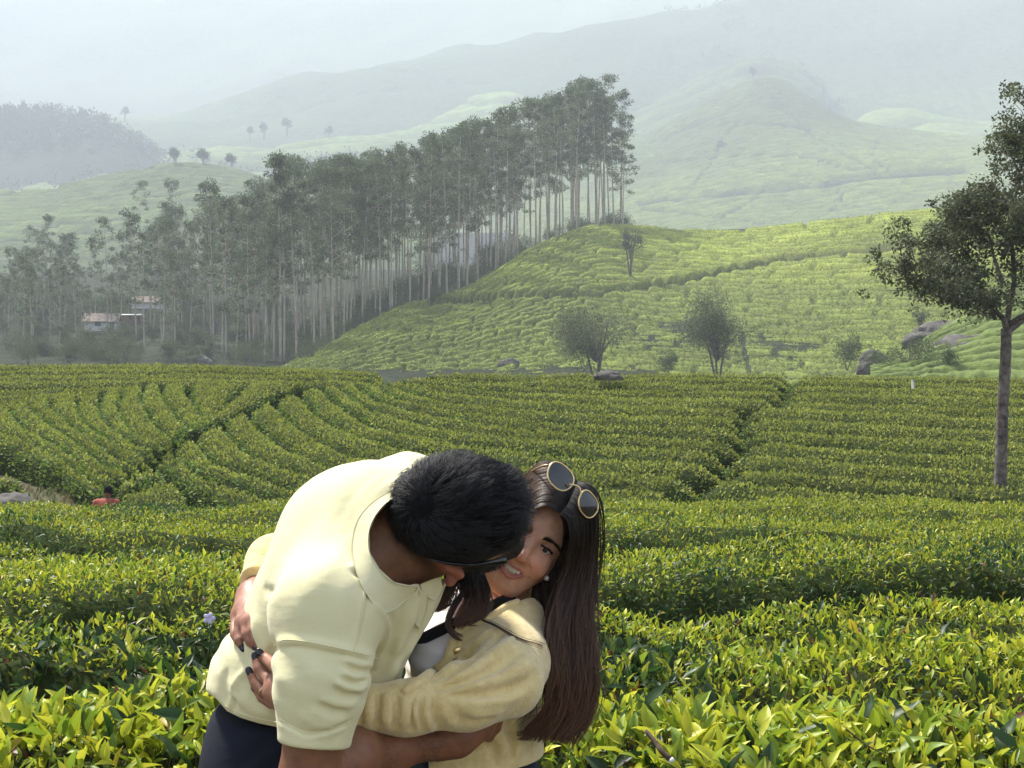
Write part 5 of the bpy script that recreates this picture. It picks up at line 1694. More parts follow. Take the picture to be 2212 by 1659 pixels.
# --- hair
def wcap_f(p):
    q = wq(p)
    d = ell(q, (0, .030, -.092), np.eye(3), (.079, .098, .100))
    # keep clear of the face: an oval opening from the hairline to the jaw
    fo = ell(q, (0, -.028, .01), np.eye(3), (.061, .098, .095))
    part = np.abs(q[:, 0] - .009)
    d = d + .012 * np.exp(-(part / .0032) ** 2) * (q[:, 1] > .04) * (q[:, 1] < .10)
    return smax(d, -fo, .006) * WS
wcap = add_sdf('hair', wcap_f, [-.08, 2.28, 1.20], [.24, 2.56, 1.50], .003, M['hair_base_w'], person2)
strands = []
def lock(guide, rad, count, n=26, wave=.004, flat=(1, .7), seedv=0, clumps=14, clump=.65):
    """guide: list of (px, py, d); rad: radius along the lock"""
    g_ = spline(np.array([P(*a) for a in guide]), n)
    tn_ = norm(np.gradient(g_, axis=0))
    vw_ = norm(CAMP - g_); sd_ = norm(np.cross(tn_, vw_))
    rr = np.interp(np.linspace(0, 1, n), np.linspace(0, 1, len(rad)), rad)
    cc = rng.random((clumps, 2)); ca = cc[:, 0] * 2 * np.pi; cr_ = np.sqrt(cc[:, 1])
    for k in range(count):
        c_ = rng.integers(0, clumps)
        a_ = rng.random() * 2 * np.pi; r_ = math.sqrt(rng.random())
        o1 = np.array([math.cos(a_) * r_, math.sin(a_) * r_]); o2 = np.array([math.cos(ca[c_]) * cr_[c_], math.sin(ca[c_]) * cr_[c_]])
        t_ = np.linspace(0, 1, n)[:, None]
        mixc = clump * smooth01(t_ * 1.6)
        o = o1 * (1 - mixc) + (o2 * .95 + o1 * .16) * mixc
        ph = rng.random() * 6.28 * .25 + c_ * 1.7
        wv = wave * np.sin(t_ * (5 + c_ % 4) + ph) * t_
        L = 0.82 + .18 * rng.random()
        s_ = g_ + sd_ * (o[:, :1] * rr[:, None] * flat[0] + wv) + vw_ * (o[:, 1:] * rr[:, None] * flat[1] + wv * .6)
        if L < 1:
            s_ = resample(s_[:max(6, int(n * L))], n)
        strands.append(s_)
def sheet(ga, gb, count, n=30, thick=.006, wave=.004, seedv=0):
    A_ = spline(np.array([P(*a) for a in ga]), n); B_ = spline(np.array([P(*a) for a in gb]), n)
    t_ = np.linspace(0, 1, n)[None, :, None]
    u_ = rng.random(count)[:, None, None]
    uc = np.round(u_ * 46) / 46
    bl = .5 * smooth01(t_ * 1.5)
    uu = u_ * (1 - bl) + (uc + .008 * rng.standard_normal((count, 1, 1))) * bl
    g_ = A_[None] * (1 - uu) + B_[None] * uu
    ph = uc * 37.0 + rng.standard_normal((count, 1, 1)) * .25
    vw_ = norm(CAMP - g_)
    sd_ = norm(np.cross(norm(np.gradient(g_, axis=1)), vw_))
    th_ = (rng.random((count, 1, 1)) - .5) * thick * (0.3 + 1.6 * t_)
    wv = wave * t_ * (np.sin(t_ * (6 + 3 * np.sin(uc * 50)) + ph) + .5 * np.sin(t_ * 13 + ph * 2))
    s_ = g_ + sd_ * wv + vw_ * (th_ + wv * .5)
    L = (0.70 + .30 * rng.random(count) ** .5) * (n - 1)
    pos = np.linspace(0, 1, 26)[None] * L[:, None]
    i0 = np.minimum(pos.astype(int), n - 2); fr_ = (pos - i0)[..., None]
    ar = np.arange(count)[:, None]
    strands.extend(list(s_[ar, i0] * (1 - fr_) + s_[ar, i0 + 1] * fr_))
RA = [(1214, 1108, 2.316), (1230, 1120, 2.312), (1240, 1165, 2.32), (1226, 1225, 2.345), (1196, 1290, 2.335), (1178, 1360, 2.295), (1188, 1450, 2.285), (1180, 1530, 2.29), (1130, 1592, 2.30)]
RB_ = [(1254, 1040, 2.372), (1280, 1060, 2.355), (1292, 1120, 2.355), (1288, 1220, 2.365), (1284, 1330, 2.36), (1290, 1430, 2.35), (1288, 1490, 2.348), (1262, 1560, 2.345), (1232, 1605, 2.34)]
sheet(RA, RB_, 7500, thick=.018, wave=.008)
sheet([(a + 4, b, c - .012) for a, b, c in RA], [(a - 6, b, c - .014) for a, b, c in RB_], 3200, thick=.016, wave=.011)
sheet([(a - 6, b + 4, c - .015) for a, b, c in RA], [(a + 9, b, c - .004) for a, b, c in RB_], 260, thick=.05, wave=.022)
sheet([(1209, 1108, 2.318), (1180, 1094, 2.310), (1150, 1105, 2.318), (1122, 1150, 2.34)], [(1250, 1042, 2.374), (1214, 1004, 2.374), (1165, 1000, 2.39), (1120, 1040, 2.42)], 1800, thick=.004, wave=.0008)
# thin stray ends
lock([(1190, 1480, 2.29), (1180, 1540, 2.29), (1150, 1585, 2.29), (1110, 1590, 2.285)], [.012, .012, .008, .003], 120, wave=.006)
for wisp, cnt in (([(1052, 1322), (1040, 1336), (1062, 1346), (1095, 1366), (1130, 1384), (1172, 1394)], 9), ([(1030, 1325), (1012, 1350), (1030, 1352)], 8)):
    for k in range(cnt):
        w_ = spline(np.array(wisp, float) + rng.normal(size=2) * 1.6, 26) + np.linspace(0, 1, 26)[:, None] * rng.normal(size=2) * 2
        w3_ = cast(card_raw, w_[:, 0], w_[:, 1]); w3_[:, 1] = np.convolve(np.pad(w3_[:, 1], 4, 'edge'), np.ones(9) / 9, 'valid')
        strands.append(w3_ + norm(CAMP - w3_) * (.010 + .004 * rng.random()))
# the locks that fall in front of her chest, out from under his head
lock([(1010, 1235, 2.30), (1015, 1270, 2.29), (1020, 1300, 2.275), (1000, 1335, 2.265), (985, 1362, 2.262)], [.020, .022, .022, .016, .008], 420, wave=.006)
lock([(975, 1240, 2.29), (975, 1265, 2.28), (965, 1290, 2.272), (950, 1312, 2.268), (935, 1322, 2.265)], [.012, .014, .014, .010, .004], 240, wave=.005)
lock([(1035, 1240, 2.31), (1046, 1275, 2.29), (1048, 1305, 2.275), (1030, 1330, 2.268), (990, 1345, 2.262)], [.010, .012, .012, .010, .006], 240, wave=.006)
lock([(1000, 1280, 2.27), (975, 1320, 2.26), (968, 1352, 2.256), (985, 1372, 2.256), (1005, 1378, 2.256)], [.004, .005, .005, .004, .002], 60, wave=.006)
st_ = np.array(strands)
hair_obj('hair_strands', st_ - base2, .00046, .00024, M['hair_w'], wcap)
# solid under-mass of the long hair so that it is not see-through
def mass_f(p):
    d = chain(p, [P(1252, 1120, 2.385), P(1250, 1200, 2.39), P(1238, 1300, 2.38), P(1236, 1400, 2.36), P(1228, 1490, 2.355), P(1200, 1550, 2.35)], [.018, .020, .024, .026, .020, .006], .03)
    d = smin(d, chain(p, [P(1215, 1270, 2.385), P(1198, 1340, 2.355), P(1208, 1440, 2.33), P(1198, 1510, 2.33)], [.018, .016, .016, .005], .03), .02)
    d = smin(d, chain(p, [P(1240, 1120, 2.385), P(1232, 1180, 2.40), P(1212, 1235, 2.41), P(1185, 1290, 2.40)], [.024, .030, .034, .034], .02), .02)
    return d - .003 * np.sin(p[:, 0] * 420 + p[:, 2] * 40).astype(np.float32)
add_sdf('long_hair', mass_f, [-.02, 2.24, .94], [.24, 2.46, 1.44], .004, M['hair_base_w'], person2)
gd = spline(np.array([P(1006, 1230, 2.33), P(1012, 1275, 2.31), P(1005, 1310, 2.29)]), 12)

# ------------------------------------------------------------------ sunglasses on her head
def lens_outline(n=36):
    a = np.linspace(0, 2 * np.pi, n, endpoint=False)
    x = np.sign(np.cos(a)) * np.abs(np.cos(a)) ** .8 * .0255; y = np.sign(np.sin(a)) * np.abs(np.sin(a)) ** .85 * .0225
    x = x * (1 + .10 * y / .0225) 
    return x, y
gl = empty('sunglasses', P(1235, 1070, 2.33))
tag(gl, 'gold-rimmed sunglasses with dark lenses pushed up on the woman\'s hair', 'sunglasses')
gb = np.array(gl.location)
gX = unit(P(1272, 1090, 2.345) - P(1211, 1030, 2.325)); 
gN0 = unit(np.array([.12, -.82, .56])); gN = unit(gN0 - gX * gX.dot(gN0)); gY = np.cross(gN, gX)
if gY[2] < 0: gY = -gY
for (cx, cy, dd, tilt) in ((1210, 1030, 2.318, -.12), (1270, 1090, 2.318, .18)):
    c_ = P(cx, cy, dd); x, y = lens_outline()
    nx = unit(gX * math.cos(tilt) - gN * math.sin(tilt)); nn = np.cross(nx, gY); 
    if nn.dot(CAMP - c_) < 0: nn = -nn
    s_ = 1.0 if tilt < 0 else .92
    ring = c_ + (x[:, None] * nx + y[:, None] * gY) * s_
    loop = np.vstack([ring, ring[:2]])
    v_, fl_ = tube(loop, .0015, 6, caps=False)
    rim = mesh_obj('rim', v_ - gb, fl_, M['gold'], gl)
    rr = [ring * 1.0]
    lv = []
    for t in (1, .7, .35):
        lv.append(c_ + (ring - c_) * t + nn * .0035 * (1 - t * t))
    lv = np.vstack(lv + [c_[None] + nn * .0035]); n_ = len(x)
    fq = np.concatenate([[[a * n_ + b, a * n_ + (b + 1) % n_, (a + 1) * n_ + (b + 1) % n_, (a + 1) * n_ + b] for b in range(n_)] for a in range(2)])
    ft = np.array([[2 * n_ + b, 2 * n_ + (b + 1) % n_, 3 * n_] for b in range(n_)])
    mesh_obj('lens', lv - gb, [fq, ft], M['lens'], gl)
a_, b_ = P(1230, 1046, 2.312), P(1256, 1070, 2.314)
brg = spline(np.array([a_, (a_ + b_) / 2 + gY * .006 + gN * .004, b_]), 12)
v_, fl_ = tube(brg, .0016, 6); mesh_obj('bridge', v_ - gb, fl_, M['gold'], gl)
for pts_ in ([P(1186, 1004, 2.326), P(1172, 1006, 2.34), P(1145, 1020, 2.40), P(1120, 1045, 2.46)], [P(1291, 1100, 2.325), P(1293, 1104, 2.37), P(1284, 1116, 2.43)]):
    v_, fl_ = tube(spline(np.array(pts_), 14), .0014, 6); mesh_obj('temple', v_ - gb, fl_, M['gold'], gl)

# ------------------------------------------------------------------ his dark glasses
g2 = empty('sunglasses', P(1060, 1205, 2.16))
tag(g2, 'black-framed sunglasses worn by the man in the polo shirt', 'sunglasses')
gb2 = np.array(g2.location)
ta = [P(930, 1208, 2.075), P(960, 1215, 2.070), P(1010, 1220, 2.085), P(1050, 1216, 2.11), P(1094, 1209, 2.15)]
cp = spline(np.array(ta), 24)
vw_ = norm(CAMP - cp); up_ = norm(np.cross(np.gradient(cp, axis=0), vw_)); 
hw = np.interp(np.linspace(0, 1, 24), [0, .5, .8, 1], [.0022, .0030, .0042, .0058])[:, None]
g_ = np.stack([cp + up_ * hw + vw_ * .001, cp + up_ * hw - vw_ * .002, cp - up_ * hw - vw_ * .002, cp - up_ * hw + vw_ * .001], 1)
v_ = g_.reshape(-1, 3); i_ = np.arange(23)[:, None]; j_ = np.arange(4)[None]
f_ = np.stack([i_ * 4 + j_, i_ * 4 + (j_ + 1) % 4, (i_ + 1) * 4 + (j_ + 1) % 4, (i_ + 1) * 4 + j_], -1).reshape(-1, 4)
mesh_obj('temple', v_ - gb2, np.vstack([f_, [[92, 93, 94, 95]]]), M['black_plastic'], g2)
for s_ in (1, -1):
    c_ = P(1092, 1190, 2.19) - mR * (.0 if s_ > 0 else .066) + mF * .0
    lx = unit(-mR + .12 * mF); ly = unit(mU * 1.0); nn = np.cross(lx, ly)
    a = np.linspace(0, 2 * np.pi, 28, endpoint=False)
    ring = c_ + lx * .025 + np.sign(np.cos(a))[:, None] * (np.abs(np.cos(a)) ** .6)[:, None] * lx * .026 + (np.sign(np.sin(a)) * np.abs(np.sin(a)) ** .6)[:, None] * ly * .020 - ly * .016
    v_, fl_ = tube(np.vstack([ring, ring[:2]]), .0022, 6, caps=False)
    mesh_obj('rim', v_ - gb2, fl_, M['black_plastic'], g2)
    cc_ = ring.mean(0)
    lv = np.vstack([ring, cc_[None]]); 
    mesh_obj('lens', lv - gb2, np.array([[b, (b + 1) % 28, 28] for b in range(28)]), M['lens'], g2)
print('people', STAT)
# ------------------------------------------------------------------ trees
def leaf_cards(centers, radii, per, size, colors, squash=.8, up=.5, rs=None):
    """clumps of small leaf faces; returns verts, faces, colours"""
    P_, A_, N_, L_, C_ = [], [], [], [], []
    for c, r_, n_, col in zip(centers, radii, per, colors):
        d = norm(rng.standard_normal((n_, 3))); rad = rng.random(n_) ** .45
        p = d * rad[:, None] * r_ * np.array([1, 1, squash])
        P_.append(c + p); A_.append(norm(d * .6 + rng.standard_normal((n_, 3)) * .6 + np.array([0, 0, -.1])))
        N_.append(norm(rng.standard_normal((n_, 3)) * .6 + np.array([0, 0, up]))); L_.append(size * (.6 + .8 * rng.random(n_)))
        C_.append(np.asarray(col)[None] * (0.75 + .5 * rng.random((n_, 1))))
    p = np.vstack(P_); L = np.concatenate(L_)
    return leaves_mesh(2, p, np.vstack(A_), np.vstack(N_), L, L * .55, np.vstack(C_))

def euc_variant(seed, H, lean, spread, low):
    global rng
    keep = rng; rng = np.random.default_rng(seed)
    n = 12
    t = np.linspace(0, 1, n)
    bend = np.stack([lean[0] * t ** 2 * H + .25 * np.sin(t * 4 + seed), lean[1] * t ** 2 * H, t * H], -1)
    bend -= bend[0] * np.array([1, 1, 0])
    parts = [tube(bend, np.interp(t, [0, .1, 1], [.24, .18, .04]) * H / 30, 7)]
    cen, rad, per, cols = [], [], [], []
    nb = 17
    for k in range(nb):
        f = low + (1 - low) * (k / (nb - 1)) ** .85
        b0 = np.array([np.interp(f, t, bend[:, i]) for i in range(3)])
        a = k * 2.4 + rng.normal() * .4
        ln_ = spread * (1.15 - .75 * (f - low) / (1 - low)) * (0.6 + .7 * rng.random())
        rise = ln_ * rng.uniform(.35, .9)
        b1 = b0 + np.array([math.cos(a) * ln_, math.sin(a) * ln_, rise])
        parts.append(tube(np.array([b0, (b0 + b1) / 2 + [0, 0, -.1 * ln_], b1]), [.06, .04, .02], 4, caps=False))
        for j in range(2):
            cc = b0 + (b1 - b0) * rng.uniform(.55, 1.1) + rng.normal(size=3) * .5
            cen.append(cc); rad.append(rng.uniform(.6, 1.25)); per.append(int(rng.uniform(40, 70)))
            cols.append(np.array([0.095, 0.130, 0.062]) * rng.uniform(.5, 1.6) * np.array([rng.uniform(.9, 1.25), 1, 1]))
    for j in range(5):
        cen.append(bend[-1] + rng.normal(size=3) * [.8, .8, .5]); rad.append(rng.uniform(1.0, 1.6)); per.append(70); cols.append((0.10, 0.14, 0.065))
    tv, tf = join(parts)
    lv, lf, lc = leaf_cards(cen, rad, per, .36, cols, squash=.55)
    tm = mesh_obj('trunk', tv, tf, M['pale_bark'], link=False)
    cm = mesh_obj('crown', lv, lf, M['tree_leaf'], col=lc, smooth=False, link=False)
    rng = keep
    return tm, cm
EUC = [euc_variant(100 + k, H, l, s, lo) for k, (H, l, s, lo) in enumerate((
    (32, (.02, .01), 2.6, .44), (31, (-.03, .0), 2.2, .50), (33, (.04, -.02), 3.0, .38), (30, (.0, .03), 2.0, .54), (28, (-.05, .02), 2.7, .36), (32, (.01, -.03), 2.3, .46), (24, (.03, .03), 2.8, .30)))]
def place_tree(name, meshes, loc, scale, rz, label, group=None, cat='tree'):
    o = empty(name, loc)
    for nm, me in zip(('trunk', 'crown'), meshes):
        link_mesh(nm, me, o)
    o.scale = (scale,) * 3
    o.rotation_euler = (0, 0, rz)
    tag(o, label, cat, group)
    return o
def surf_z(grid, x, y):
    """height of a built slope under a point (nearest vertex)"""
    g_ = grid.reshape(-1, 3)
    i = np.argmin((g_[:, 0] - x) ** 2 + (g_[:, 1] - y) ** 2)
    return g_[i, 2]
# the stand that climbs the hill edge: front rank follows the edge of the tea
EDGE = np.array([(660, 788, 200), (740, 748, 208), (800, 715, 213), (860, 684, 220), (940, 660, 232), (1000, 640, 243), (1060, 610, 255), (1130, 562, 270), (1210, 522, 287), (1290, 499, 302), (1370, 500, 310)], float)
TOPS = np.array([(560, 345), (620, 350), (680, 350), (760, 360), (850, 340), (930, 300), (1000, 285), (1080, 262), (1150, 222), (1210, 212), (1280, 172), (1340, 205), (1400, 300)], float)
lab_stand = 'tall slender eucalyptus behind the front rank of the stand climbing the hill'
NTH = 'first second third fourth fifth sixth seventh eighth ninth tenth eleventh twelfth thirteenth fourteenth fifteenth sixteenth seventeenth eighteenth nineteenth twentieth twenty-first twenty-second twenty-third twenty-fourth'.split()
pts = []
for rank in range(6):
    m_ = 24
    for k in range(m_):
        u = (k + .5 + (rank % 2) * .5 + rng.normal() * .22) / m_
        s_ = u * (len(EDGE) - 1)
        e = np.array([np.interp(s_, np.arange(len(EDGE)), EDGE[:, i]) for i in range(3)])
        px_ = e[0] - rank * 13 + rng.normal() * 8; dd = e[2] + rank * 9 + rng.normal() * 3
        py_ = e[1] - (2 if rank == 0 else 0)
        b = P(px_, py_, e[2]); base = P(px_, py_, e[2]); 
        x_ = (px_ - 1106) / FPX * dd
        z_ = base[2] + rank * .3 - .6
        pts.append((px_, dd, x_, z_))
for k, (px_, dd, x_, z_) in enumerate(pts):
    py_base = 829.5 - (z_ - CAM_Z) / dd * FPX
    top = np.interp(px_, TOPS[:, 0], TOPS[:, 1]) + abs(rng.normal()) * 42 - 10
    Hm = (py_base - top) * dd / FPX
    v = int(rng.integers(0, 6))
    sc_ = np.clip(Hm / [32, 31, 33, 30, 28, 32][v], .45, 1.35)
    place_tree('eucalyptus_tree', EUC[v], (x_, dd, z_), sc_, rng.random() * 6.28, (lab_stand if k >= 24 else 'front-rank eucalyptus of the stand, %s from its low end beside the pale pair' % NTH[k]), 'eucalyptus stand on the hill edge' if k >= 24 else 'front rank of the eucalyptus stand')
# the pair in front at the foot of the stand
for k, (px_, pyb, pt_, dd, v) in enumerate(((606, 792, 342, 196, 0), (614, 792, 352, 197, 3))):
    b = P(px_, pyb + 4, dd)
    o = place_tree('eucalyptus_tree', EUC[v], b, (pyb - pt_) * dd / FPX / [32, 31, 33, 30][v], 1.0 + k * 2,
               ['taller pale trunk of the close pair standing in front of the eucalyptus stand', 'shorter pale trunk of the close pair standing in front of the eucalyptus stand'][k])
    o.rotation_euler = (0, (-.035, .03)[k], 1.0 + k * 2.2)
# looser trees of the valley wood at the left
LEFT = [(196, 640, 240), (243, 600, 238), (262, 640, 246), (176, 590, 243), (20, 540, 262), (52, 560, 250), (95, 470, 300), (130, 545, 240), (165, 575, 230), (205, 520, 255), (232, 480, 240), (262, 505, 262), (295, 470, 236), (325, 505, 255), (355, 445, 290), (385, 455, 262),
        (410, 480, 232), (440, 432, 268), (462, 405, 222), (490, 445, 262), (515, 470, 250), (540, 430, 280), (560, 400, 262), (585, 470, 232), (300, 400, 380), (370, 395, 390), (75, 500, 340), (150, 510, 340), (420, 520, 300), (340, 540, 330), (250, 560, 300), (480, 500, 310), (530, 540, 300), (10, 610, 225), (70, 620, 222), (110, 600, 240), (180, 640, 225), (560, 520, 240), (440, 560, 240), (390, 600, 235), (640, 420, 250), (660, 400, 270)]
for k in range(95):
    px_ = rng.uniform(-30, 640); dd = rng.uniform(188, 330)
    if 150 < px_ < 330 and dd < 262 and rng.random() < .6:
        continue
    t_ = np.interp(px_, [0, 100, 250, 400, 480, 560, 640], [560, 520, 500, 450, 430, 400, 400])
    LEFT.append((px_, t_ + abs(rng.normal()) * 60 + (262 - dd) * .25, dd))
for k, (px_, top, dd) in enumerate(LEFT):
    x_ = (px_ - 1106) / FPX * dd
    z_ = surf_z(forest_floor, x_, dd) - .3
    pyb = 829.5 - (z_ - CAM_Z) / dd * FPX
    v = [0, 4, 6, 2, 4, 6, 5][k % 7]
    Hm = (pyb - top) * dd / FPX
    place_tree('eucalyptus_tree', EUC[v], (x_, dd, z_), np.clip(Hm / [32, 31, 33, 30, 28, 32, 24][v], .3, 1.4), rng.random() * 6.28,
               'leafy eucalyptus of the looser valley wood round the white house', 'trees of the valley wood at the left')

# --- broad round-crowned trees and bushes
def bushy(seed, H, W, n, colr, trunk_h=.3, dens=70, leaf=.16, gaps=1.0):
    global rng
    keep = rng; rng = np.random.default_rng(seed)
    parts = []; cen, rad, per, cols = [], [], [], []
    for s_ in range(3):
        a = s_ * 2.1 + rng.random()
        top = np.array([math.cos(a) * W * .22, math.sin(a) * W * .22, H * .75])
        pth = spline(np.array([[math.cos(a) * .06, math.sin(a) * .06, 0], top * [.4, .4, .45], top]), 7)
        parts.append(tube(pth, np.linspace(.10, .03, 7) * H / 6, 6))
    lobes = []
    for k in range(9):
        d = norm(rng.standard_normal(3)); d[2] = abs(d[2]) * 1.3 - .3
        r_ = rng.uniform(.45, .95)
        lobes.append(np.array([d[0] * W * .42 * r_, d[1] * W * .42 * r_, H * (.56 + .36 * d[2] * r_)]))
    for k in range(n):
        c = lobes[int(rng.integers(0, 9))] + rng.normal(size=3) * W * np.array([.10, .10, .085])
        if c[2] < trunk_h * H * .8: c[2] = trunk_h * H * (.8 + .4 * rng.random())
        cen.append(c); rad.append(W * rng.uniform(.09, .17)); per.append(int(dens * rng.uniform(.6, 1.3)))
        cols.append(np.asarray(colr) * rng.uniform(.6, 1.45))
        root = np.array([0, 0, H * .3])
        if k % 3 == 0:
            parts.append(tube(spline(np.array([root, (root + c) / 2 + [0, 0, .1 * H], c]), 5), np.linspace(.035, .01, 5) * H / 6, 4, caps=False))
    tv, tf = join(parts)
    lv, lf, lc = leaf_cards(cen, rad, per, leaf, cols, squash=.8)
    tm = mesh_obj('trunk', tv, tf, M['bark'], link=False); cm = mesh_obj('crown', lv, lf, M['tree_leaf'], col=lc, smooth=False, link=False)
    rng = keep
    return tm, cm
def at_hill(px_, pyb, dd):
    return P(px_, pyb, dd)
RT = bushy(31, 8.4, 10.0, 190, (0.115, 0.135, 0.060), trunk_h=.08); RT2 = bushy(38, 8.4, 7.8, 160, (0.105, 0.130, 0.062), trunk_h=.08)
place_tree('round_tree', RT, at_hill(1288, 842, 140), 1.12, .3, 'broad dark round-crowned tree at the foot of the tea hill, nearer the couple')
place_tree('round_tree', RT2, at_hill(1550, 840, 138), 1.12, 2.0, 'narrower dark round-crowned tree at the hill foot beside the footpath')
ST = bushy(33, 10.0, 5.2, 42, (0.060, 0.080, 0.045), trunk_h=.5, dens=60, leaf=.22)
place_tree('small_tree', ST, at_hill(1361, 598, 243), 1.05, .7, 'lone thin tree standing on the bright tea hill above the road')
LB1 = bushy(34, 5.0, 7.0, 60, (0.085, 0.115, 0.045), trunk_h=.15, dens=70, leaf=.15); LB2 = bushy(35, 3.2, 4.6, 40, (0.07, 0.10, 0.04), trunk_h=.1, dens=70, leaf=.15)
place_tree('shrub', LB1, P(1965, 820, 92), .62, 0, 'pale feathery shrub below the boulders at the right', cat='shrub')
place_tree('shrub', LB1, P(1905, 818, 96), .42, 2, 'low pale shrub left of the feathery shrub below the boulders', cat='shrub')
place_tree('shrub', LB2, P(2050, 815, 88), .55, 1, 'small green shrub right of the feathery shrub', cat='shrub')
place_tree('small_tree', ST, P(1988, 735, 150), .42, 0, 'small forked tree above the boulders at the right')
place_tree('shrub', LB2, P(1440, 815, 135), .7, 3, 'low shrub between the two round-crowned trees', cat='shrub')
place_tree('shrub', LB2, P(1830, 800, 130), .9, 3, 'dry low shrub at the foot of the tea hill near the valley rocks', cat='shrub')
place_tree('shrub', LB1, P(150, 792, 150), .62, 1.2, 'rounded light green thicket on the rise at the left edge of the wood', cat='shrub')
place_tree('shrub', LB1, P(60, 790, 152), .5, 2.2, 'low light green thicket at the left picture edge', cat='shrub')
place_tree('shrub', LB1, P(232, 796, 149), .5, 2.9, 'low light green thicket running down to the left crest', cat='shrub')
place_tree('shrub', LB1, P(405, 798, 160), .55, 0.4, 'grey-green thicket at the wood edge left of the pale pair of trunks', cat='shrub')
# scrub along the foot of the stand
k_ = 0
for e in np.linspace(0, len(EDGE) - 1.01, 34):
    q_ = np.array([np.interp(e, np.arange(len(EDGE)), EDGE[:, i]) for i in range(3)])
    place_tree('shrub', (LB1, LB2)[k_ % 2], P(q_[0] - 12 + rng.normal() * 10, q_[1] + 9 + rng.normal() * 4, q_[2] - 2), rng.uniform(.45, .85) * (1.0 if e < 5 else .7), rng.random() * 6,
               'dark green scrub bush at the foot of the eucalyptus stand', 'scrub bushes along the foot of the stand', 'shrub'); k_ += 1
for k in range(80):
    px_ = rng.uniform(0, 700); dd = rng.uniform(176, 262)
    x_ = (px_ - 1106) / FPX * dd; z_ = surf_z(forest_floor, x_, dd)
    if abs(px_ - 225) < 45 and 225 < dd < 262:
        continue
    place_tree('shrub', (LB1, LB2)[k % 2], (x_, dd, z_ - .3), rng.uniform(.5, 1.0), rng.random() * 6, 'dark scrub bush on the floor of the valley wood', 'scrub bushes of the valley wood', 'shrub')
# tall understorey that darkens the inside of the stand
for k in range(70):
    e = rng.uniform(0, len(EDGE) - 1.01); rk = rng.uniform(1, 8)
    q_ = np.array([np.interp(e, np.arange(len(EDGE)), EDGE[:, i]) for i in range(3)])
    dd = q_[2] + rk * 8
    b_ = P(q_[0] - rk * 13 + rng.normal() * 10, q_[1], q_[2])
    place_tree('shrub', (LB1, LB2)[k % 2], ((q_[0] - rk * 13 - 1106) / FPX * dd, dd, b_[2] - .8), rng.uniform(.9, 1.6) * (1.0 if k % 2 == 0 else 1.6), rng.random() * 6,
               'shaded tall bush among the trunks of the eucalyptus stand', 'understorey bushes among the trunks', 'shrub')
for k in range(40):
    px_ = rng.uniform(-20, 620); dd = rng.uniform(262, 330)
    x_ = (px_ - 1106) / FPX * dd
    place_tree('shrub', (LB1, LB2)[k % 2], (x_, dd, surf_z(forest_floor, x_, dd) - .5), rng.uniform(1.0, 1.9), rng.random() * 6, 'tall shaded bush deep in the valley wood behind the house', 'tall bushes deep in the valley wood', 'shrub')
# far single trees on the hills
FT = bushy(36, 12, 8, 26, (0.045, 0.065, 0.035), trunk_h=.35, dens=60, leaf=.6)
FAR = [(378, 362, 525, 1.0, 'dark pointed tree left of the hilltop rocks'), (440, 368, 528, 1.1, 'tree among the hilltop rocks'), (500, 372, 530, .95, 'tree right of the hilltop rocks'),
       (1933, 318, 835, 1.5, 'lone round tree on the right shoulder of the conical hill'), (2030, 320, 835, .8, 'small tree right of the lone round tree on the hill'),
       (1627, 172, 900, 1.1, 'tree on the tip of the conical hill'), (1560, 345, 760, 1.4, 'hazy tree on the left face of the conical hill'), (1690, 300, 790, 1.2, 'hazy tree halfway up the conical hill'),
       (845, 232, 1280, 2.0, 'hazy tree on the pale ridge left of the stand'), (890, 225, 1280, 2.2, 'taller hazy tree on the pale ridge left of the stand'), (710, 305, 955, 1.4, 'hazy tree on the low ridge in the valley'),
       (570, 300, 950, 1.5, 'hazy tree near the valley farm'), (620, 292, 950, 1.6, 'tall hazy tree near the valley farm'), (540, 300, 950, 1.2, 'small hazy tree left of the valley farm'),
       (270, 262, 1050, 1.5, 'dark hazy tree left end of the far ridge'), (2000, 305, 840, .6, 'tiny bush on the far right hillside')]
for px_, pyb, dd, sc_, lb in FAR:
    place_tree('hill_tree', FT, P(px_, pyb + 3, dd * FS), sc_ * FS * .75, px_ * .1, lb)
FW = [bushy(37 + k, 14, 9, 22, (0.035, 0.055, 0.035), trunk_h=.25, dens=50, leaf=.8) for k in range(2)]
for k in range(44):
    px_ = rng.uniform(-60, 235); f = rng.random()
    dd = 920 - f * 90; pyb = np.interp(px_, [-60, 60, 160, 235], [262, 258, 262, 285]) + f * 85
    place_tree('hill_tree', FW[k % 2], P(px_, pyb, dd * FS), rng.uniform(.8, 1.3) * FS, k, 'dark tree of the wooded hazy hill at the left', 'trees on the wooded hill at the left')
# mountain woods: many, read as one mass
cen, rad, per, cols = [], [], [], []
g8f = g8[20:-20, 20:150].reshape(-1, 3)
for i in rng.choice(len(g8f), 700, replace=False):
    cen.append(g8f[i] + [0, 0, 6]); rad.append(rng.uniform(10, 24)); per.append(20); cols.append(np.array([0.04, 0.06, 0.035]) * rng.uniform(.7, 1.3))
g7f = h7b[8:-8, 10:45].reshape(-1, 3)
for i in rng.choice(len(g7f), 420, replace=False):
    cen.append(g7f[i] + [0, 0, 5]); rad.append(rng.uniform(6, 12)); per.append(50); cols.append(np.array([0.03, 0.045, 0.03]) * rng.uniform(.7, 1.3))
for gg in (h7, h6):
    gf = gg[10:-10, 10:70].reshape(-1, 3)
    nz = fbm(gf, .004, 77, 3)
    gf = gf[nz > .58]
    for i in rng.choice(len(gf), min(len(gf), 200), replace=False):
        cen.append(gf[i] + [0, 0, 4]); rad.append(rng.uniform(5, 11)); per.append(35); cols.append(np.array([0.035, 0.055, 0.03]) * rng.uniform(.7, 1.3))
lv, lf, lc = leaf_cards(cen, rad, per, 3.2, cols)
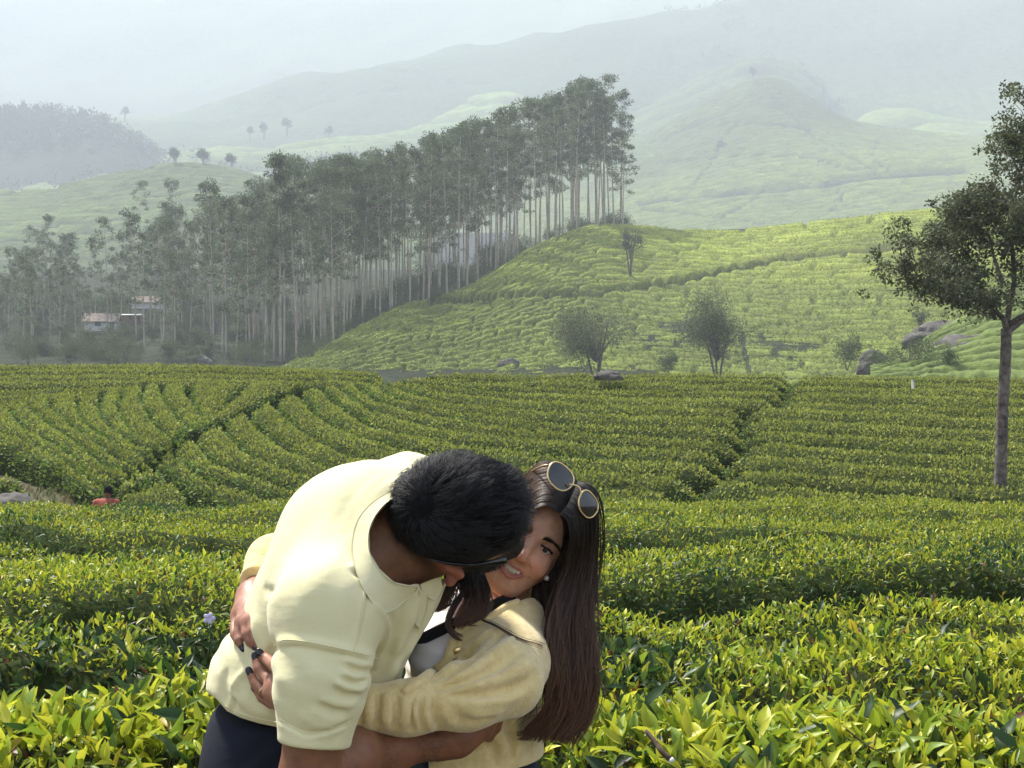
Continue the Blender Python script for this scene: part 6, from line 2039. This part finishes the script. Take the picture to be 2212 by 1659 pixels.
tag(mesh_obj('forest', lv, lf, M['tree_leaf'], col=lc, smooth=False), 'hazy woodland on the mountain slopes behind everything', 'forest', kind='stuff')

# --- the silver oak at the right
tr = empty('silver_oak_tree', P(2160, 1066, 29.0))
tag(tr, 'tall silver oak with a dark patchy trunk at the right edge', 'tree')
tb = np.array(tr.location)
D = 29.0
def tp_(px_, py_, dy=0.0):
    return P(px_, py_, D + dy)
keep = rng; rng = np.random.default_rng(77)
trunk_pts = spline(np.array([tp_(2159, 1090), tp_(2162, 1000), tp_(2166, 880), tp_(2172, 780), tp_(2174, 710)]), 26)
rad_ = np.linspace(.135, .11, 26); rad_[:3] += [.05, .02, .01]
tparts = [tube(trunk_pts, rad_ * (1 + .05 * np.sin(np.arange(26) * 2.1)), 12)]
limbs = [([(2174, 715), (2155, 690), (2120, 672), (2070, 655), (2020, 640)], .07, -.3), ([(2172, 712), (2168, 660), (2165, 600), (2160, 530), (2165, 450), (2175, 370)], .07, .3),
         ([(2176, 715), (2195, 690), (2225, 640), (2250, 560), (2260, 450)], .085, .2), ([(2180, 700), (2230, 660), (2290, 600), (2330, 520)], .06, -.3),
         ([(2150, 690), (2110, 640), (2060, 590), (2010, 550), (1950, 515)], .045, .5), ([(2165, 610), (2130, 540), (2105, 470), (2110, 410)], .04, .6), ([(2165, 560), (2190, 470), (2200, 370), (2195, 280), (2205, 215)], .05, -.2),
         ([(2120, 672), (2080, 640), (2040, 620), (1990, 600)], .03, .8), ([(2060, 590), (2040, 540), (2050, 500)], .025, .9), ([(2240, 600), (2270, 480), (2280, 330), (2260, 230)], .05, .5), ([(2160, 530), (2190, 500), (2230, 480)], .03, -.6),
         ([(2070, 655), (2040, 650), (2000, 640), (1960, 610), (1925, 570)], .026, -.6), ([(2105, 470), (2070, 470), (2050, 455)], .02, .3), ([(2200, 370), (2170, 330), (2160, 300)], .02, .2)]
tips = []
for pl, r_, dy in limbs:
    n_ = len(pl)
    q_ = np.array([tp_(a + 26 * min(1, k / 2.0), b, dy * k / (n_ - 1) * 2) for k, (a, b) in enumerate(pl)])
    s_ = spline(q_, 14)
    tparts.append(tube(s_, np.linspace(r_, r_ * .25, 14), 7))
    for k in range(4, 14):
        for j in range(3):
            tips.append(s_[k] + rng.normal(size=3) * .08)
tv, tf = join(tparts)
mesh_obj('trunk', tv - tb, tf, M['bark'], tr)
tw = []; cen, rad, per, cols = [], [], [], []
for a in tips:
    b = a + np.array([rng.normal() * .32, rng.normal() * .5, rng.uniform(-.05, .5)])
    tw.append(tube(np.array([a, (a + b) / 2 + rng.normal(size=3) * .04, b]), [.012, .008, .004], 4, caps=False))
    for j in range(3):
        cen.append(a + (b - a) * rng.uniform(.4, 1.1) + rng.normal(size=3) * .12); rad.append(rng.uniform(.10, .22)); per.append(int(rng.uniform(22, 40)))
        cols.append(np.array([0.10, 0.12, 0.06]) * rng.uniform(.5, 1.6) * np.array([1.05, 1, 1]))
tv, tf = join(tw)
mesh_obj('twigs', tv - tb, tf, M['bark'], tr)
lv, lf, lc = leaf_cards(cen, rad, per, .080, cols, squash=.8)
mesh_obj('crown', lv - tb, lf, M['tree_leaf'], tr, col=lc, smooth=False)
rng = keep

# ------------------------------------------------------------------ boulders
def boulder(name, loc, size, seed, label, squash=(1, 1, .7)):
    bm = bmesh.new(); bmesh.ops.create_icosphere(bm, subdivisions=4, radius=1.0)
    v = np.array([w.co[:] for w in bm.verts]); f = np.array([[w.index for w in q.verts] for q in bm.faces]); bm.free()
    n = fbm(v, 1.1, seed, 4) - .5; n2 = np.abs(fbm(v, 2.3, seed + 7, 3) - .5)
    n3 = fbm(v, 6.0, seed + 3, 3) - .5
    v = v * (1 + n * .8 - n2 * .5 + n3 * .16)[:, None] * np.asarray(squash) * size
    v[:, 2] = np.maximum(v[:, 2], -size * .25)
    o = mesh_obj(name, v, f, M['rock']); o.location = loc
    tag(o, label, 'boulder')
    return o
boulder('boulder', P(2095, 762, 99), 2.4, 3, 'long bare boulder face in the terraced tea at the right', (1.2, .9, .50))
boulder('boulder', P(2035, 728, 118), 2.4, 5, 'dark boulder behind the long boulder face, nearer the valley', (1.0, .9, .62))
boulder('boulder', P(1995, 742, 115), 2.0, 6, 'smaller boulder at the valley side of the dark boulder', (1.1, .9, .6))
boulder('boulder', P(2095, 712, 122), 2.0, 7, 'sandy-topped boulder behind the long boulder face', (1.5, .9, .45))
boulder('boulder', P(1886, 782, 116), 1.3, 8, 'pale-streaked rock beside the feathery shrub', (.9, .9, .8))
boulder('boulder', P(1876, 803, 110), 1.0, 9, 'dark upright rock below the pale-streaked rock', (.9, .8, .8))
boulder('boulder', P(2072, 806, 90), 1.0, 10, 'dark rock block low in the terraced tea', (.9, .8, .7))
boulder('boulder', P(2108, 790, 91.5), .7, 11, 'small orange-brown rock beside the dark rock block', (1.3, .8, .5))
boulder('boulder', P(1100, 790, 165), 1.3, 12, 'grey rock at the foot of the tea hill left of the first round tree', (1.1, .8, .8))
boulder('boulder', P(455, 378, 522 * FS), 9.0, 13, 'larger dark rock outcrop on the left hilltop', (2.0, 1, .55))
boulder('boulder', P(505, 385, 520 * FS), 6.0, 14, 'smaller dark rock outcrop on the left hilltop', (1.8, 1, .5))
boulder('boulder', P(1316, 815, 47), .42, 15, 'rock tip showing between the hedges near the middle crest', (1.2, .8, .55))
boulder('boulder', P(22, 1106, 20.6), .42, 16, 'pale lichen-spotted rock at the left edge beside the bare bank', (1.3, .9, .7))
boulder('boulder', P(430, 786, 168), 1.6, 17, 'half-hidden rock in the thicket at the wood edge', (1.1, .9, .6))

# ------------------------------------------------------------------ the house in the wood
hs = empty('house', P(222, 716, 252))
tag(hs, 'small white-walled house with a patched brown roof in the valley wood', 'house')
M['roof'] = simple_mat('rusty_roof', (0.10, 0.065, 0.05), (0.30, 0.24, 0.20), 1.2, .85, .3, .05)
M['teal'] = simple_mat('teal_shutter', (0.03, 0.10, 0.10), (0.05, 0.14, 0.13), 3, .7)
hw, hd, hh = 7.0, 5.0, 2.2
hv, hf = box(0, 0, hh / 2, hw, hd, hh)
mesh_obj('wall', hv, hf, M['white'], hs, smooth=False)
for wx in (-.6,):
    v_, f_ = box(wx, -hd / 2 - .03, 1.6, 1.3, .08, 1.0); win = mesh_obj('window', v_, f_, M['teal'], hs, smooth=False)
    v_, f_ = join([box(wx, -hd / 2 - .05, 2.14, 1.5, .12, .08), box(wx, -hd / 2 - .05, 1.06, 1.5, .14, .08)]); mesh_obj('frame', v_, f_, M['white'], win, smooth=False)
v_, f_ = box(2.4, -hd / 2 - .03, 1.05, .9, .08, 2.0); mesh_obj('door', v_, f_, M['teal'], hs, smooth=False)
rv = np.array([[-hw / 2 - .5, -hd / 2 - .7, hh - .1], [hw / 2 + .5, -hd / 2 - .7, hh - .1], [hw / 2 + .5, 0, hh + 1.9], [-hw / 2 - .5, 0, hh + 1.9], [hw / 2 + .5, hd / 2 + .7, hh - .1], [-hw / 2 - .5, hd / 2 + .7, hh - .1]])
rv2 = rv - [0, 0, .14]
rvv = np.vstack([rv, rv2]); rf = np.array([[0, 1, 2, 3], [3, 2, 4, 5], [7, 6, 9, 8], [8, 9, 11, 10], [0, 6, 7, 1], [5, 4, 10, 11], [1, 7, 8, 2], [2, 8, 10, 4], [0, 3, 9, 6], [3, 5, 11, 9]])
mesh_obj('roof', rvv, rf, M['roof'], hs, smooth=False)
hs.rotation_euler = (0, 0, .12); hs.scale = (.82,) * 3
sh = empty('shed', P(276, 702, 258)); tag(sh, 'low shed with a pale sheet roof right of the white house', 'shed')
v_, f_ = box(0, 0, .9, 4.2, 3, 1.8); mesh_obj('wall', v_, f_, M['roof'], sh, smooth=False)
v_, f_ = box(0, -.2, 1.95, 5.0, 4.0, .12); mesh_obj('roof', v_, f_, M['white'], sh, smooth=False)
sh.rotation_euler = (.08, 0, .1)
h2 = empty('house', P(318, 668, 285)); tag(h2, 'farther house roof with pale ridge, up the slope behind the shed', 'house')
v_, f_ = box(0, 0, 1.2, 8, 5, 2.4); mesh_obj('wall', v_, f_, M['white'], h2, smooth=False)
mesh_obj('roof', rvv * [1.08, 1, 1] + [0, 0, -.2], rf, M['roof'], h2, smooth=False); h2.scale = (.7,) * 3

# ------------------------------------------------------------------ small things
# marker post among the hedges
mp = empty('marker_post', P(1972, 833, 45)); tag(mp, 'small white marker post among the hedges of the middle crest', 'marker post')
v_, f_ = box(0, 0, .05, .07, .05, .30); mesh_obj('post', v_, f_, M['white'], mp, smooth=False)
v_, f_ = join([box(0, -.034, .2, .02, .006, .08), box(.012, -.034, .15, .04, .006, .02)]); mesh_obj('marking', v_, f_, M['soil'], mp, smooth=False)
# pale blue flower in the hedge
fl = empty('flower', P(452, 1352, 4.9)); tag(fl, 'pale lilac flower standing in the tea hedge left of the man', 'flower')
M['lilac'] = simple_mat('lilac_petal', (0.55, 0.48, 0.72), (0.66, 0.60, 0.80), 30, .6)
v_, fl_ = tube(np.array([[0, 0, -.12], [.004, 0, -.05], [0, 0, .02]]), .0022, 6); mesh_obj('stem', v_, fl_, simple_mat('stem_green', (.03, .07, .02), (.05, .10, .03), 20, .7), fl)
for k in range(5):
    a = k * 2 * math.pi / 5
    v_, f_ = uv_ball((0, 0, 0), 1, 10, 7); v_ = v_ * [.012, .004, .009]
    c_, s_ = math.cos(a), math.sin(a)
    w_ = np.stack([v_[:, 0] * c_ - v_[:, 2] * s_ + c_ * .011, v_[:, 1], v_[:, 0] * s_ + v_[:, 2] * c_ + s_ * .011 + .026], -1)
    mesh_obj('petal', w_, f_, M['lilac'], fl)
# pruned branch stub low in the hedge at the right
bs = empty('branch', P(1448, 1640, 3.02)); tag(bs, 'pruned tea branch with a pale cut end, low at the right of the woman', 'branch')
M['twig'] = simple_mat('twig_bark', (0.06, 0.04, 0.025), (0.16, 0.12, 0.08), 60, .9, .4, .003)
pth = spline(np.array([[-.05, .05, .05], [-.03, .03, .03], [-.018, .01, .015], [0, 0, .0]]), 12)
v_, fl_ = tube(pth, np.linspace(.005, .007, 12), 8); mesh_obj('bark', v_, fl_, M['twig'], bs)
v_, fl_ = tube(np.array([pth[-1], pth[-1] + (pth[-1] - pth[-3]) * .5]), [.0072, .0068], 8); mesh_obj('cut_end', v_, fl_, M['white'], bs)
# a person's head and shoulders behind the near crest
p3 = empty('person', P(230, 1110, 27.0)); tag(p3, 'person in a red-brown shirt seen from behind among the hedges', 'person')
b3 = np.array(p3.location)
c3_ = P(230, 1084, 27.0)
def far_body(p):
    q = p - c3_.astype(np.float32)
    d = rcone(q, (0, 0, -.85), (0, 0, -.12), .15, .16)
    d = smin(d, rcone(q, (-.17, 0, -.02), (.17, 0, -.02), .07, .07), .08)
    d = smin(d, rcone(q, (.02, 0, .0), (.03, -.01, .16), .05, .05), .04)
    return smin(d, ell(q, (.035, -.01, .20), np.eye(3), (.078, .092, .11)), .03)
def far_shirt(p):
    q = p - c3_.astype(np.float32)
    d = rcone(q, (0, 0, -.80), (0, 0, -.12), .165, .172)
    d = smin(d, rcone(q, (-.18, 0, -.02), (.18, 0, -.02), .08, .08), .08)
    for s_ in (-1, 1):
        d = smin(d, rcone(q, (s_ * .2, 0, -.04), (s_ * .25, -.02, -.35), .065, .055), .04)
    return smax(d, q[:, 2] - .075, .02)
def far_hair(p):
    q = p - c3_.astype(np.float32)
    return smax(ell(q, (.035, .0, .215), np.eye(3), (.088, .102, .112)), .12 - q[:, 2], .02) - (.012 * (fbm(p, 30, 3, 2) - .5)).astype(np.float32)
M['red_shirt'] = cloth_mat('red_brown_cotton', (0.30, 0.060, 0.036), (0.36, 0.085, 0.05), 200, .9)
lo3, hi3 = c3_ - [.4, .3, .95], c3_ + [.4, .3, .4]
add_sdf('body', far_body, lo3, hi3, .016, M['skin_m'], p3, lambda v: np.tile([.2, .1, .06], (len(v), 1)))
add_sdf('shirt', far_shirt, lo3, hi3, .016, M['red_shirt'], p3)
add_sdf('hair', far_hair, lo3, hi3, .012, M['hair_base_m'], p3)
# rough grass and litter on the bare bank at the left
gp = np.stack([rng.uniform(-13.5, -7.4, 1500), rng.uniform(26.4, 31.5, 1500)], -1)
gp = gp[fbm(gp, .9, 41, 2) > .45]
gz_ = ground_z(gp[:, 0], gp[:, 1])
n_ = len(gp)
vv, ff, cc = leaves_mesh(2, np.concatenate([gp, gz_[:, None] - .02], 1), norm(rng.standard_normal((n_, 3)) * .45 + [0, 0, 1.0]), norm(rng.standard_normal((n_, 3))),
                         rng.uniform(.08, .26, n_), rng.uniform(.03, .07, n_), np.array([(0.16, 0.15, 0.06), (0.10, 0.13, 0.04), (0.22, 0.17, 0.09)])[rng.integers(0, 3, n_)])
tag(mesh_obj('grass', vv, ff, M['leaf_far'], col=cc, smooth=False), 'dry grass tufts on the bare bank at the left edge', 'grass', kind='stuff')
